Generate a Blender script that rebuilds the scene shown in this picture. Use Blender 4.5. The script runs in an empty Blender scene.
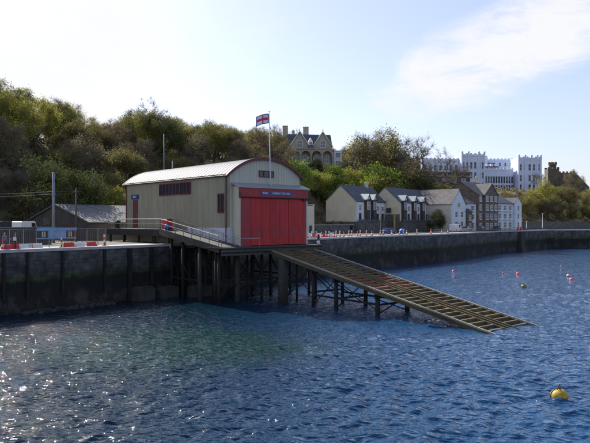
import bpy, math, random
import numpy as np
from mathutils import Vector, Matrix
C = bpy.context.scene.collection
SC = bpy.context.scene
rnd = random.Random(7)
F = 633.0; CH = 9.6; HY = 221.5      # focal in photo pixels, eye height above water, horizon row
GZ = 6.65                             # quay level

# ------------------------------------------------------------------ materials
def newmat(name):
    m = bpy.data.materials.new(name); m.use_nodes = True
    nt = m.node_tree; nt.nodes.clear()
    out = nt.nodes.new('ShaderNodeOutputMaterial')
    p = nt.nodes.new('ShaderNodeBsdfPrincipled')
    nt.links.new(p.outputs[0], out.inputs[0])
    return m, nt, p, out
def N(nt, t, **kw):
    n = nt.nodes.new(t)
    for k, v in kw.items(): setattr(n, k, v)
    return n
def ramp(nt, fac, stops, interp='LINEAR'):
    r = N(nt, 'ShaderNodeValToRGB'); r.color_ramp.interpolation = interp
    el = r.color_ramp.elements
    while len(el) > 1: el.remove(el[-1])
    el[0].position = stops[0][0]; el[0].color = (*stops[0][1], 1)
    for pos, c in stops[1:]:
        e = el.new(pos); e.color = (*c, 1)
    nt.links.new(fac, r.inputs[0]); return r
def noise(nt, vec, scale, detail=4, rough=.55):
    n = N(nt, 'ShaderNodeTexNoise'); n.inputs['Scale'].default_value = scale
    n.inputs['Detail'].default_value = detail; n.inputs['Roughness'].default_value = rough
    if vec is not None: nt.links.new(vec, n.inputs['Vector'])
    return n
def mapping(nt, src, scale=(1,1,1), rot=(0,0,0)):
    m = N(nt, 'ShaderNodeMapping'); m.inputs['Scale'].default_value = scale; m.inputs['Rotation'].default_value = rot
    nt.links.new(src, m.inputs['Vector']); return m.outputs[0]
def mixc(nt, fac, a, b, mode='MIX'):
    m = N(nt, 'ShaderNodeMix', data_type='RGBA', blend_type=mode)
    for sock, v in ((0, fac), (6, a), (7, b)):
        if isinstance(v, (int, float)): m.inputs[sock].default_value = v
        elif isinstance(v, tuple): m.inputs[sock].default_value = (*v, 1)
        else: nt.links.new(v, m.inputs[sock])
    return m.outputs[2]
def bump(nt, p, h, strength=.3, dist=.05):
    b = N(nt, 'ShaderNodeBump'); b.inputs['Strength'].default_value = strength; b.inputs['Distance'].default_value = dist
    nt.links.new(h, b.inputs['Height']); nt.links.new(b.outputs[0], p.inputs['Normal']); return b
def M(name, c, rough=.7, var=.25, scale=2.0, metal=0., bmp=.0, stretch=(1,1,1), spec=.5):
    """painted / weathered surface: colour c broken up with two scales of noise"""
    m, nt, p, out = newmat(name)
    tc = N(nt, 'ShaderNodeTexCoord')
    v = mapping(nt, tc.outputs['Object'], stretch)
    n1 = noise(nt, v, scale, 5, .65); n2 = noise(nt, v, scale*.23, 3, .5)
    lo = tuple(x*(1-var) for x in c); hi = tuple(min(1, x*(1+var*.6)) for x in c)
    r = ramp(nt, n1.outputs[0], [(.3, lo), (.7, hi)])
    r2 = ramp(nt, n2.outputs[0], [(.35, (1-var*.6,)*3), (.65, (1, 1, 1))])
    col = mixc(nt, 1., r.outputs[0], r2.outputs[0], 'MULTIPLY')
    nt.links.new(col, p.inputs['Base Color'])
    p.inputs['Roughness'].default_value = rough; p.inputs['Metallic'].default_value = metal
    p.inputs['Specular IOR Level'].default_value = spec
    if bmp: bump(nt, p, n1.outputs[0], bmp, .05)
    return m
def M_stone(name, c, bw=.6, bh=.3, zramp=None, mort=.6, rough=.85, axis='XZ'):
    m, nt, p, out = newmat(name)
    tc = N(nt, 'ShaderNodeTexCoord')
    sp = N(nt, 'ShaderNodeSeparateXYZ'); nt.links.new(tc.outputs['Object'], sp.inputs[0])
    ad = N(nt, 'ShaderNodeMath', operation='ADD'); nt.links.new(sp.outputs[0], ad.inputs[0]); nt.links.new(sp.outputs[1], ad.inputs[1])
    cb = N(nt, 'ShaderNodeCombineXYZ'); nt.links.new(ad.outputs[0], cb.inputs[0]); nt.links.new(sp.outputs[2], cb.inputs[1])
    nz = noise(nt, tc.outputs['Object'], 1.3, 3)
    va = N(nt, 'ShaderNodeVectorMath', operation='MULTIPLY_ADD'); nt.links.new(nz.outputs[1], va.inputs[0]); va.inputs[1].default_value = (.14,.14,0); nt.links.new(cb.outputs[0], va.inputs[2])
    br = N(nt, 'ShaderNodeTexBrick'); nt.links.new(va.outputs[0], br.inputs[0])
    br.inputs['Scale'].default_value = 1; br.inputs['Brick Width'].default_value = bw; br.inputs['Row Height'].default_value = bh
    br.inputs['Mortar Size'].default_value = .03; br.inputs['Mortar Smooth'].default_value = .4
    br.inputs['Color1'].default_value = (*[x*.75 for x in c], 1); br.inputs['Color2'].default_value = (*[x*1.25 for x in c], 1)
    br.inputs['Mortar'].default_value = (*[x*mort for x in c], 1)
    n1 = noise(nt, tc.outputs['Object'], .7, 6, .7)
    r = ramp(nt, n1.outputs[0], [(.3, (.5,.5,.5)), (.7, (1.2,1.2,1.15))])
    col = mixc(nt, 1., br.outputs[0], r.outputs[0], 'MULTIPLY')
    if zramp:
        # tide bands: height plus ragged noise
        st = mapping(nt, tc.outputs['Object'], (1,1,.35))
        n2 = noise(nt, st, .9, 6, .7)
        ma = N(nt, 'ShaderNodeMath', operation='MULTIPLY_ADD'); nt.links.new(n2.outputs[0], ma.inputs[0]); ma.inputs[1].default_value = 1.5; nt.links.new(sp.outputs[2], ma.inputs[2])
        mb = N(nt, 'ShaderNodeMath', operation='DIVIDE'); nt.links.new(ma.outputs[0], mb.inputs[0]); mb.inputs[1].default_value = 9.
        rr = ramp(nt, mb.outputs[0], zramp)
        n3 = noise(nt, tc.outputs['Object'], .35, 5, .65)
        r3 = ramp(nt, n3.outputs[0], [(.36, (.55,)*3), (.66, (1.35,)*3)])
        tint = mixc(nt, 1., rr.outputs[0], r3.outputs[0], 'MULTIPLY')
        col = mixc(nt, 1., col, tint, 'MULTIPLY')
        pz = N(nt, 'ShaderNodeMapRange'); nt.links.new(sp.outputs[2], pz.inputs[0]); pz.inputs[1].default_value = 2.6; pz.inputs[2].default_value = 1.2
        pn = ramp(nt, noise(nt, mapping(nt, tc.outputs['Object'], (1,1,.7)), .45, 6, .7).outputs[0], [(.5, (0,0,0)), (.6, (1,1,1))])
        pm = N(nt, 'ShaderNodeMath', operation='MULTIPLY'); nt.links.new(pz.outputs[0], pm.inputs[0]); nt.links.new(pn.outputs[0], pm.inputs[1])
        pk = N(nt, 'ShaderNodeMath', operation='MULTIPLY'); nt.links.new(pm.outputs[0], pk.inputs[0]); pk.inputs[1].default_value = .38
        col = mixc(nt, pk.outputs[0], col, (.11,.10,.085))
    nt.links.new(col, p.inputs['Base Color']); p.inputs['Roughness'].default_value = rough
    bump(nt, p, br.outputs['Fac'], -.5, .04)
    return m
def M_slate(name, c):
    m, nt, p, out = newmat(name)
    tc = N(nt, 'ShaderNodeTexCoord')
    br = N(nt, 'ShaderNodeTexBrick'); nt.links.new(mapping(nt, tc.outputs['Object'], (1,1.2,1)), br.inputs[0])
    br.inputs['Scale'].default_value = 1; br.inputs['Brick Width'].default_value = .35; br.inputs['Row Height'].default_value = .25; br.inputs['Mortar Size'].default_value = .01
    br.inputs['Color1'].default_value = (*[x*.8 for x in c], 1); br.inputs['Color2'].default_value = (*[x*1.2 for x in c], 1); br.inputs['Mortar'].default_value = (*[x*.5 for x in c], 1)
    n1 = noise(nt, tc.outputs['Object'], .6, 5, .7)
    r = ramp(nt, n1.outputs[0], [(.3, (.7,)*3), (.7, (1.2,)*3)])
    nt.links.new(mixc(nt, 1., br.outputs[0], r.outputs[0], 'MULTIPLY'), p.inputs['Base Color'])
    p.inputs['Roughness'].default_value = .7; p.inputs['Specular IOR Level'].default_value = .12
    return m
def M_leaf(name, cols, trans=.25):
    m, nt, p, out = newmat(name); nt.nodes.remove(p)
    oi = N(nt, 'ShaderNodeObjectInfo'); ge = N(nt, 'ShaderNodeNewGeometry')
    n = noise(nt, ge.outputs['Position'], .55, 3, .6)
    wn = N(nt, 'ShaderNodeTexWhiteNoise', noise_dimensions='3D')
    sn = N(nt, 'ShaderNodeVectorMath', operation='SNAP'); nt.links.new(ge.outputs['Position'], sn.inputs[0]); sn.inputs[1].default_value = (.35,.35,.35)
    nt.links.new(sn.outputs[0], wn.inputs['Vector'])
    a = N(nt, 'ShaderNodeMath', operation='MULTIPLY_ADD'); nt.links.new(oi.outputs['Random'], a.inputs[0]); a.inputs[1].default_value = .5; a.inputs[2].default_value = -.25
    b = N(nt, 'ShaderNodeMath', operation='ADD'); nt.links.new(a.outputs[0], b.inputs[0]); nt.links.new(n.outputs[0], b.inputs[1])
    c = N(nt, 'ShaderNodeMath', operation='MULTIPLY_ADD'); nt.links.new(wn.outputs[0], c.inputs[0]); c.inputs[1].default_value = .18; nt.links.new(b.outputs[0], c.inputs[2])
    d = N(nt, 'ShaderNodeMath', operation='SUBTRACT'); nt.links.new(c.outputs[0], d.inputs[0]); d.inputs[1].default_value = .09
    k = len(cols)
    r = ramp(nt, d.outputs[0], [(.15+.7*i/(k-1), cc) for i, cc in enumerate(cols)])
    df = N(nt, 'ShaderNodeBsdfDiffuse'); tr = N(nt, 'ShaderNodeBsdfTranslucent'); mx = N(nt, 'ShaderNodeMixShader')
    mx.inputs[0].default_value = trans
    nt.links.new(r.outputs[0], df.inputs[0]); nt.links.new(r.outputs[0], tr.inputs[0])
    nt.links.new(df.outputs[0], mx.inputs[1]); nt.links.new(tr.outputs[0], mx.inputs[2]); nt.links.new(mx.outputs[0], out.inputs[0])
    return m

m_clad = M('olive_cladding', (.305,.295,.22), .6, .2, 1.2, stretch=(1,1,.16))
m_cream_clad = M('cream_cladding', (.52,.50,.41), .6, .12, 1.0, stretch=(1,1,.3))
m_redtrim = M('dark_red_trim', (.14,.03,.035), .55, .25, 3)
m_reddoor = M('red_door_paint', (.47,.018,.022), .55, .26, 1.3, stretch=(1,1,.15))
m_redfascia = M('red_fascia_paint', (.33,.020,.026), .5, .2, 2)
m_roofmetal = M('pale_roof_metal', (.155,.16,.172), .7, .2, 1.0, metal=.0, stretch=(1,.3,1))
m_canopy = M('canopy_lead', (.33,.37,.36), .5, .2, 2)
m_glass = M('dark_glass', (.03,.04,.06), .08, .3, .5)
m_blueglass = M('grey_glass', (.10,.13,.18), .1, .4, .5)
m_whitepanel = M('pale_grey_panel', (.5,.54,.62), .6, .12, 1.5)
m_navy = M('navy_sign', (.02,.05,.22), .4, .1, 2)
m_white = M('white_paint', (.78,.78,.76), .5, .1, 2)
m_offwhite = M('weathered_white_render', (.68,.70,.73), .7, .14, .5)
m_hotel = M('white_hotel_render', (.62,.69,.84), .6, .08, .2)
m_cream = M('cream_render', (.62,.57,.42), .75, .14, .4)
m_creamlight = M('pale_cream_wall', (.60,.57,.48), .75, .14, .4)
m_villa = M('buff_render', (.40,.36,.28), .75, .2, .5)
m_slate = M_slate('slate', (.12,.125,.14))
m_slatebrown = M_slate('weathered_slate', (.15,.14,.135))
m_brick = M_stone('red_brick', (.21,.15,.12), .5, .16)
m_dkstone = M_stone('dark_rubble_stone', (.13,.125,.12), .5, .25)
m_castle = M_stone('castle_stone', (.15,.12,.095), .6, .3)
m_wall = M_stone('harbour_wall_stone', (.09,.092,.092), 1.1, .42, zramp=[(0.,(.10,.09,.07)), (.18,(.17,.15,.12)), (.30,(.08,.075,.06)), (.44,(.09,.10,.05)), (.47,(.35,.55,.12)), (.50,(.50,.62,.30)), (.54,(.75,.75,.72)), (.8,(1.1,1.1,1.12)), (1,(1.2,1.2,1.2))])
m_coping = M('pale_coping_concrete', (.48,.46,.43), .8, .2, 1)
m_quay = M('quay_concrete', (.36,.35,.33), .85, .2, .4)
m_road = M('asphalt', (.06,.06,.062), .85, .2, .6)
m_concrete = M('stained_concrete', (.05,.048,.042), .85, .4, .8, bmp=.4)
m_pile = M('dark_wet_pile', (.013,.012,.011), .8, .5, 1.5, bmp=.4)
m_greypile = M('grey_concrete_pile', (.042,.04,.037), .85, .35, 1.2, bmp=.3)
m_timber = M('weathered_timber', (.065,.06,.052), .8, .4, 1.2, bmp=.5)
m_slip = M('algae_stained_timber', (.135,.102,.046), .75, .5, .8, bmp=.4)
m_slipside = M('dark_weedy_beam', (.07,.06,.03), .8, .5, .8)
m_sliprust = M('rust_stained_timber', (.26,.11,.06), .8, .4, 1.2, bmp=.3)
m_slipedge = M('pale_slip_edge', (.27,.26,.20), .55, .35, 1.0)
m_rail = M('weathered_handrail', (.42,.38,.36), .6, .3, 2)
m_pole = M('galvanised_pole', (.24,.26,.30), .5, .2, 2, metal=.3)
m_woodpole = M('brown_wood_pole', (.12,.095,.08), .8, .3, 2)
m_wire = M('black_wire', (.05,.05,.05), .6, .1, 2)
m_fence = M('fence_steel', (.22,.22,.22), .6, .2, 2, metal=.3)
m_orange = M('orange_plastic', (.70,.08,.03), .45, .15, 3)
m_redp = M('red_plastic', (.60,.04,.035), .45, .2, 2)
m_whitep = M('white_plastic', (.70,.70,.68), .45, .2, 2)
m_bluep = M('blue_plastic', (.03,.12,.50), .45, .15, 2)
m_banner = M('blue_banner', (.17,.31,.52), .6, .25, 1.2)
m_yellow = M('yellow_buoy_paint', (.55,.37,.02), .55, .45, 3.5)
m_olive = M('olive_buoy', (.22,.22,.05), .5, .3, 2)
m_pink = M('pink_buoy', (.85,.12,.16), .45, .1, 2)
m_palepink = M('pale_pink_buoy', (.85,.45,.45), .45, .1, 2)
m_weed = M('green_weed_slime', (.07,.075,.02), .7, .5, 5)
m_rust = M('rusty_iron', (.09,.045,.03), .8, .4, 4)
m_black = M('black_rubber', (.02,.02,.02), .7, .2, 3)
m_roofgrey = M('corrugated_sheet', (.20,.20,.19), .7, .3, .6, stretch=(1,1,1))
m_dkwall = M('dark_render', (.075,.07,.065), .85, .35, .6)
m_bark = M('bark', (.13,.11,.09), .9, .3, 2)
m_twig = M('twig_bark', (.22,.18,.14), .9, .3, 1)
m_carblue = M('blue_car_paint', (.03,.09,.28), .25, .08, 1)
m_cardark = M('dark_car_paint', (.03,.045,.08), .25, .08, 1)
m_carwhite = M('white_van_paint', (.72,.73,.74), .3, .06, 1)
m_cargrey = M('silver_car_paint', (.35,.38,.42), .25, .06, 1)
m_lamp = M('lamp_glass', (.6,.6,.55), .3, .05, 1)
m_skin = M('skin', (.48,.28,.20), .6, .08, 6)
m_jacketg = M('grey_jacket', (.16,.17,.22), .85, .2, 5)
m_jacketn = M('navy_jacket', (.025,.03,.06), .85, .2, 5)
m_jeans = M('blue_jeans', (.05,.08,.17), .85, .2, 5)
m_dktrous = M('dark_trousers', (.03,.03,.04), .85, .2, 5)
m_hairg = M('grey_hair', (.32,.31,.30), .8, .2, 8)
m_hairb = M('brown_hair', (.09,.06,.04), .8, .2, 8)
m_paper = M('pale_bag', (.65,.62,.66), .7, .1, 5)
m_yellowwall = M('yellow_post', (.55,.42,.12), .7, .2, 1)

L_OLIVE = M_leaf('olive_spring_leaves', [(.13,.115,.05), (.21,.19,.068), (.32,.29,.10)], .5)
L_BROWN = M_leaf('budding_brown_twigs', [(.13,.11,.065), (.20,.17,.09), (.29,.245,.125)], .5)
L_YELLOW = M_leaf('yellow_green_leaves', [(.12,.12,.028), (.24,.235,.055), (.37,.36,.08)], .45)
L_LIME = M_leaf('bright_green_leaves', [(.07,.11,.02), (.19,.26,.04), (.32,.42,.07)], .5)
L_DARK = M_leaf('dark_evergreen_leaves', [(.035,.042,.018), (.065,.08,.03), (.10,.12,.04)], .3)
L_RUST = M_leaf('dead_bracken', [(.12,.07,.038), (.20,.12,.066), (.29,.17,.095)], .3)
m_soil = M('leaf_litter_soil', (.15,.13,.07), .95, .5, .15, bmp=.3)

# ------------------------------------------------------------------ mesh helpers
class MB:
    def __init__(s): s.v = []; s.f = []; s.mi = []
    def add(s, vs, fs, mi=0):
        o = len(s.v); s.v += [tuple(v) for v in vs]
        for f in fs: s.f.append(tuple(i+o for i in f)); s.mi.append(mi)
    def box(s, x0, x1, y0, y1, z0, z1, mi=0):
        s.add([(x0,y0,z0),(x1,y0,z0),(x1,y1,z0),(x0,y1,z0),(x0,y0,z1),(x1,y0,z1),(x1,y1,z1),(x0,y1,z1)],
              [(0,3,2,1),(4,5,6,7),(0,1,5,4),(1,2,6,5),(2,3,7,6),(3,0,4,7)], mi)
    def prism(s, poly, ax, a0, a1, mi=0):
        """poly: 2-D points, extruded along ax ('x','y','z') from a0 to a1"""
        def P(p, a):
            return {'x': (a, p[0], p[1]), 'y': (p[0], a, p[1]), 'z': (p[0], p[1], a)}[ax]
        n = len(poly)
        s.add([P(p, a0) for p in poly]+[P(p, a1) for p in poly],
              [tuple(range(n-1,-1,-1)), tuple(range(n, 2*n))]+[(i,(i+1)%n,(i+1)%n+n,i+n) for i in range(n)], mi)
    def beam(s, a, b, w, h, mi=0, up=(0,0,1)):
        a = Vector(a); b = Vector(b); d = (b-a).normalized(); u = Vector(up)
        if abs(d.dot(u)) > .99: u = Vector((1,0,0))
        x = d.cross(u).normalized()*w/2; y = x.cross(d).normalized()*h/2
        vs = [p+i*x+j*y for p in (a,b) for i,j in ((-1,-1),(1,-1),(1,1),(-1,1))]
        s.add(vs, [(3,2,1,0),(4,5,6,7),(0,1,5,4),(1,2,6,5),(2,3,7,6),(3,0,4,7)], mi)
    def tube(s, pts, rad, n=8, mi=0, cap=True):
        pts = [Vector(p) for p in pts]
        if not hasattr(rad, '__len__'): rad = [rad]*len(pts)
        rings = []; ref = None
        for i, p in enumerate(pts):
            d = (pts[min(i+1,len(pts)-1)]-pts[max(i-1,0)]).normalized()
            if ref is None or abs(d.dot(ref)) > .98: ref = Vector((0,0,1)) if abs(d.z) < .9 else Vector((1,0,0))
            x = d.cross(ref).normalized(); y = d.cross(x).normalized(); ref = -y if False else ref
            rings.append([p+(x*math.cos(t)+y*math.sin(t))*rad[i] for t in [2*math.pi*k/n for k in range(n)]])
        vs = [v for r in rings for v in r]
        fs = [(i*n+k, i*n+(k+1)%n, (i+1)*n+(k+1)%n, (i+1)*n+k) for i in range(len(pts)-1) for k in range(n)]
        if cap: fs += [tuple(range(n-1,-1,-1)), tuple(range((len(pts)-1)*n, len(pts)*n))]
        s.add(vs, fs, mi)
    def lathe(s, prof, n=16, c=(0,0,0), mi=0):
        """prof: (r,z) list"""
        vs = [(c[0]+r*math.cos(2*math.pi*k/n), c[1]+r*math.sin(2*math.pi*k/n), c[2]+z) for r, z in prof for k in range(n)]
        m = len(prof)
        fs = [(i*n+k, i*n+(k+1)%n, (i+1)*n+(k+1)%n, (i+1)*n+k) for i in range(m-1) for k in range(n)]
        fs += [tuple(range(n-1,-1,-1)), tuple(range((m-1)*n, m*n))]
        s.add(vs, fs, mi)
    def mesh(s, name, mats):
        me = bpy.data.meshes.new(name); me.from_pydata(s.v, [], s.f)
        for m in (mats if isinstance(mats, (list, tuple)) else [mats]): me.materials.append(m)
        me.polygons.foreach_set('material_index', s.mi); me.update(); return me
    def build(s, name, mats, parent=None, smooth=False, bevel=0):
        me = s.mesh(name, mats)
        if smooth: me.polygons.foreach_set('use_smooth', [True]*len(me.polygons))
        o = bpy.data.objects.new(name, me); C.objects.link(o)
        if parent is not None: o.parent = parent
        if bevel:
            b = o.modifiers.new('bevel', 'BEVEL'); b.width = bevel; b.segments = 2; b.limit_method = 'ANGLE'
        return o
def link_mesh(name, me, parent=None, loc=(0,0,0), rz=0):
    o = bpy.data.objects.new(name, me); C.objects.link(o); o.parent = parent; o.location = loc; o.rotation_euler = (0,0,rz); return o
def tag(o, label=None, cat=None, group=None, kind=None):
    if label: o['label'] = label
    if cat: o['category'] = cat
    if group: o['group'] = group
    if kind: o['kind'] = kind
    return o
def empty(name, loc, rz=0, label=None, cat=None, group=None):
    o = bpy.data.objects.new(name, None); C.objects.link(o); o.location = loc; o.rotation_euler = (0,0,rz)
    o.empty_display_size = .5
    return tag(o, label, cat, group)
kids = {}
def children(o): return [c for c in bpy.data.objects if c.parent == o]
def dup(root, loc, rz=0, label=None, group=None, scale=None):
    def rec(o, par):
        c = o.copy(); C.objects.link(c)
        if par is not None: c.parent = par
        for ch in list(o.children): rec(ch, c)
        return c
    r = rec(root, None); r.location = loc; r.rotation_euler = (0,0,rz)
    if scale: r.scale = scale if hasattr(scale, '__len__') else (scale,)*3
    if label: r['label'] = label
    if group: r['group'] = group
    return r
def text_mesh(body, size, mat, name, parent, loc, rot, depth=.01, align='CENTER'):
    cu = bpy.data.curves.new(name, 'FONT'); cu.body = body; cu.size = size; cu.extrude = depth; cu.align_x = align; cu.align_y = 'CENTER'
    cu.offset = size*.006
    t = bpy.data.objects.new('tmp', cu); C.objects.link(t)
    bpy.context.view_layer.update()
    me = bpy.data.meshes.new_from_object(t.evaluated_get(bpy.context.evaluated_depsgraph_get()))
    bpy.data.objects.remove(t)
    me.name = name; me.materials.clear(); me.materials.append(mat)
    o = bpy.data.objects.new(name, me); C.objects.link(o); o.parent = parent; o.location = loc; o.rotation_euler = rot
    return o
_wc = {}
def window(parent, loc, rz, w, h, frame, pane, bars=(1,1), bar=.07, sill=True, name='window', arched=False):
    """frame mesh with pane sub-part; local: faces -y"""
    key = (w, h, frame.name, pane.name, bars, bar, sill)
    if key not in _wc:
        f = MB(); e = bar*1.4
        f.box(-w/2, -w/2+e, -.1, .02, 0, h); f.box(w/2-e, w/2, -.1, .02, 0, h)
        f.box(-w/2+e, w/2-e, -.1, .02, h-e, h); f.box(-w/2+e, w/2-e, -.1, .02, 0, e)
        for i in range(1, bars[0]):
            x = -w/2+w*i/bars[0]; f.box(x-bar/2, x+bar/2, -.09, .02, e, h-e)
        for i in range(1, bars[1]):
            z = h*i/bars[1]
            for j in range(bars[0]):
                xa = -w/2+w*j/bars[0]+bar*.72; xb = -w/2+w*(j+1)/bars[0]-bar*.72
                f.box(xa, xb, -.085, .02, z-bar/2, z+bar/2)
        if sill: f.box(-w/2-.08, w/2+.08, -.2, .02, -.12, -.003)
        g = MB(); g.box(-w/2+e*.9, w/2-e*.9, -.05, .01, e*.9, h-e*.9)
        _wc[key] = (f.mesh('window', frame), g.mesh('pane', pane))
    fm, gm = _wc[key]
    o = link_mesh(name, fm, parent, loc, rz); link_mesh('pane', gm, o); return o

# ------------------------------------------------------------------ pixel -> world helpers (places are real ground positions)
def XY(px, Y): return ((px-295)/F*Y, Y)
def Z(py, Y): return CH+(HY-py)*Y/F

# ------------------------------------------------------------------ quay line, terrain
QP = [(-110,-38), (-52,36), (-29.96,64.3), (-20.95,75.8), (19.6,133.5), (33.9,149), (62.5,193), (89.2,224), (110,229), (170,236), (420,270)]
QA = np.array(QP, float)
def quay_dist(X, Y):
    """signed distance, positive landward"""
    X = np.asarray(X, float); Y = np.asarray(Y, float)
    best = np.full(X.shape, 1e9); sg = np.ones(X.shape)
    for a, b in zip(QA[:-1], QA[1:]):
        d = b-a; L = np.hypot(*d); u = d/L
        t = np.clip((X-a[0])*u[0]+(Y-a[1])*u[1], 0, L)
        dx = X-a[0]-t*u[0]; dy = Y-a[1]-t*u[1]; dist = np.hypot(dx, dy)
        s = np.sign(-(dx)*u[1]+dy*u[0]); s[s == 0] = 1
        m = dist < best-1e-9; best = np.where(m, dist, best); sg = np.where(m, s, sg)
    return best*sg
PXS = [-400,-60, 0, 100, 200, 260, 315, 380, 440, 480, 547, 590, 700, 1000]
HP = [36, 34, 31, 26, 28, 29, 28, 27.5, 25, 24.2, 21.5, 18, 17, 17]
HS = [46, 46, 45, 44, 36, 34, 34, 34, 30, 27, 22, 20, 20, 20]
def terrain(X, Y):
    X = np.atleast_1d(np.asarray(X, float)); Y = np.atleast_1d(np.asarray(Y, float))
    px = 295+F*X/np.maximum(Y, 20)
    d = quay_dist(X, Y)
    hp = np.interp(px, PXS, HP); hs = np.interp(px, PXS, HS)
    t = np.clip((d-hs)/32, 0, 1); t = t*t*(3-2*t)
    z = GZ-.05+(hp-GZ)*t+.045*np.clip(d-hs-32, 0, 400)*t
    z += t*(1.2*np.sin(X*.11+Y*.07)+.9*np.sin(X*.05-Y*.13+1))*(1-t*.5)
    return z
def th(x, y): return float(terrain([x],[y])[0])
def grid_mesh(name, P, mat, mask=None, smooth=True):
    """P: (n,m,3) array"""
    n, m = P.shape[:2]
    idx = np.arange(n*m).reshape(n, m)
    q = np.stack([idx[:-1,:-1], idx[:-1,1:], idx[1:,1:], idx[1:,:-1]], -1).reshape(-1, 4)
    if mask is not None:
        mk = (mask[:-1,:-1]&mask[:-1,1:]&mask[1:,1:]&mask[1:,:-1]).reshape(-1); q = q[mk]
    me = bpy.data.meshes.new(name)
    me.vertices.add(n*m); me.vertices.foreach_set('co', P.reshape(-1).astype(np.float32))
    me.loops.add(q.size); me.loops.foreach_set('vertex_index', q.reshape(-1).astype(np.int32))
    me.polygons.add(len(q)); me.polygons.foreach_set('loop_start', np.arange(0, q.size, 4, dtype=np.int32)); 
    me.polygons.foreach_set('use_smooth', np.full(len(q), smooth))
    me.update(calc_edges=True); me.validate()
    me.materials.append(mat)
    o = bpy.data.objects.new(name, me); C.objects.link(o); return o
ks = np.linspace(-1.5, 1.6, 260); Ys = np.concatenate([np.linspace(20, 330, 200), np.geomspace(335, 700, 24)])
KK, YY = np.meshgrid(ks, Ys); XX = KK*YY
ZZ = terrain(XX.ravel(), YY.ravel()).reshape(XX.shape); DD = quay_dist(XX, YY)
tag(grid_mesh('hillside', np.stack([XX, YY, ZZ], -1), m_soil, DD > 9), kind='structure')

# quay top as strip, wall, coping
def offset_line(dist):
    out = []
    for i in range(len(QA)):
        a = QA[max(i-1,0)]; b = QA[min(i+1,len(QA)-1)]; p = QA[i]
        n1 = np.array([-(p-a)[1], (p-a)[0]]); n2 = np.array([-(b-p)[1], (b-p)[0]])
        n1 = n1/np.hypot(*n1) if np.hypot(*n1) else n1; n2 = n2/np.hypot(*n2) if np.hypot(*n2) else n2
        n = n1+n2; n /= np.hypot(*n); c = max(.7, (n@n1) if np.hypot(*n1) else 1)
        out.append(p+n*dist/c)
    return out
def strip(name, d0, d1, z, mat, kind='structure', thick=None, z0=None):
    A = offset_line(d0); B = offset_line(d1); mb = MB(); n = len(A)
    vs = [(a[0],a[1],z) for a in A]+[(b[0],b[1],z) for b in B]
    fs = [(i+1, i, i+n, i+1+n) for i in range(n-1)]
    if z0 is not None:
        vs += [(a[0],a[1],z0) for a in A]+[(b[0],b[1],z0) for b in B]
        fs += [(i, i+1, i+1+2*n, i+2*n) for i in range(n-1)]+[(i+1+n, i+n, i+3*n, i+1+3*n) for i in range(n-1)]
    mb.add(vs, fs); o = mb.build(name, mat)
    if kind: tag(o, kind=kind)
    return o
strip('pavement', .6, 11, GZ, m_quay)
strip('road', 4.5, 10.5, GZ+.01, m_road)
qw = empty('quay_wall', (0,0,0), 0, 'long dark stone harbour wall with green algae band above the waterline', 'quay wall')
w = strip('stone_face', 0, 3, GZ-.28, m_wall, None, z0=-1.5); w.parent = qw
w = strip('coping', -.12, .85, GZ+.06, m_coping, None, z0=GZ-.26); w.parent = qw
# rubble foot + buttress
mb = MB()
def on_quay(px, off=0.):
    """world point where the wall line is seen at px, moved landward by off"""
    k = (px-295)/F
    for a, b in zip(QA[:-1], QA[1:]):
        d = b-a; den = d[0]-k*d[1]
        t = (k*a[1]-a[0])/den if abs(den) > 1e-9 else -1
        if 0 <= t <= 1 and (a+d*t)[1] > 0:
            p = a+d*t; u = d/np.hypot(*d); n = np.array([-u[1], u[0]])
            return p+n*off, math.atan2(u[1], u[0])
    return None
def quay_thing_pt(px, off): p, ang = on_quay(px, off); return (p[0], p[1]), ang
bp, ba = on_quay(520, -.5)
bt = MB(); bt.box(-1.6, 1.6, -.6, .6, -1, GZ-.3); bt.box(-1.9,1.9,-.9,.6,-1,1.5)
o = bt.build('pier', m_concrete, qw, bevel=.05); o.name = 'buttress'; o.location = (bp[0], bp[1], 0); o.rotation_euler[2] = ba
# shingle toe
def rocks(name, spots, mat, label, seed):
    r = random.Random(seed); mb = MB()
    for (x, y, s) in spots:
        n = 7
        prof = [(.05*s, .5*s), (.45*s, .42*s), (.62*s, .05*s), (.5*s, -.4*s)]
        o0 = len(mb.v); mb.lathe(prof[::-1], n, (x, y, .05))
        for i in range(o0, len(mb.v)):
            v = mb.v[i]; mb.v[i] = (v[0]+r.uniform(-.2,.2)*s, v[1]+r.uniform(-.2,.2)*s, v[2]+r.uniform(-.15,.15)*s)
    return tag(mb.build(name, mat), label, None, None, 'stuff')
rr = random.Random(3); spots = []
for i in range(420):
    px = rr.uniform(20, 108) if i < 260 else rr.uniform(568, 625)
    p, _ = on_quay(px, -abs(rr.gauss(0, .7 if i < 260 else 1.6))-.1); spots.append((p[0], p[1], rr.uniform(.15, .5)))
rocks('rubble', spots, m_concrete, 'loose stones along the foot of the harbour wall', 5)

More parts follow.
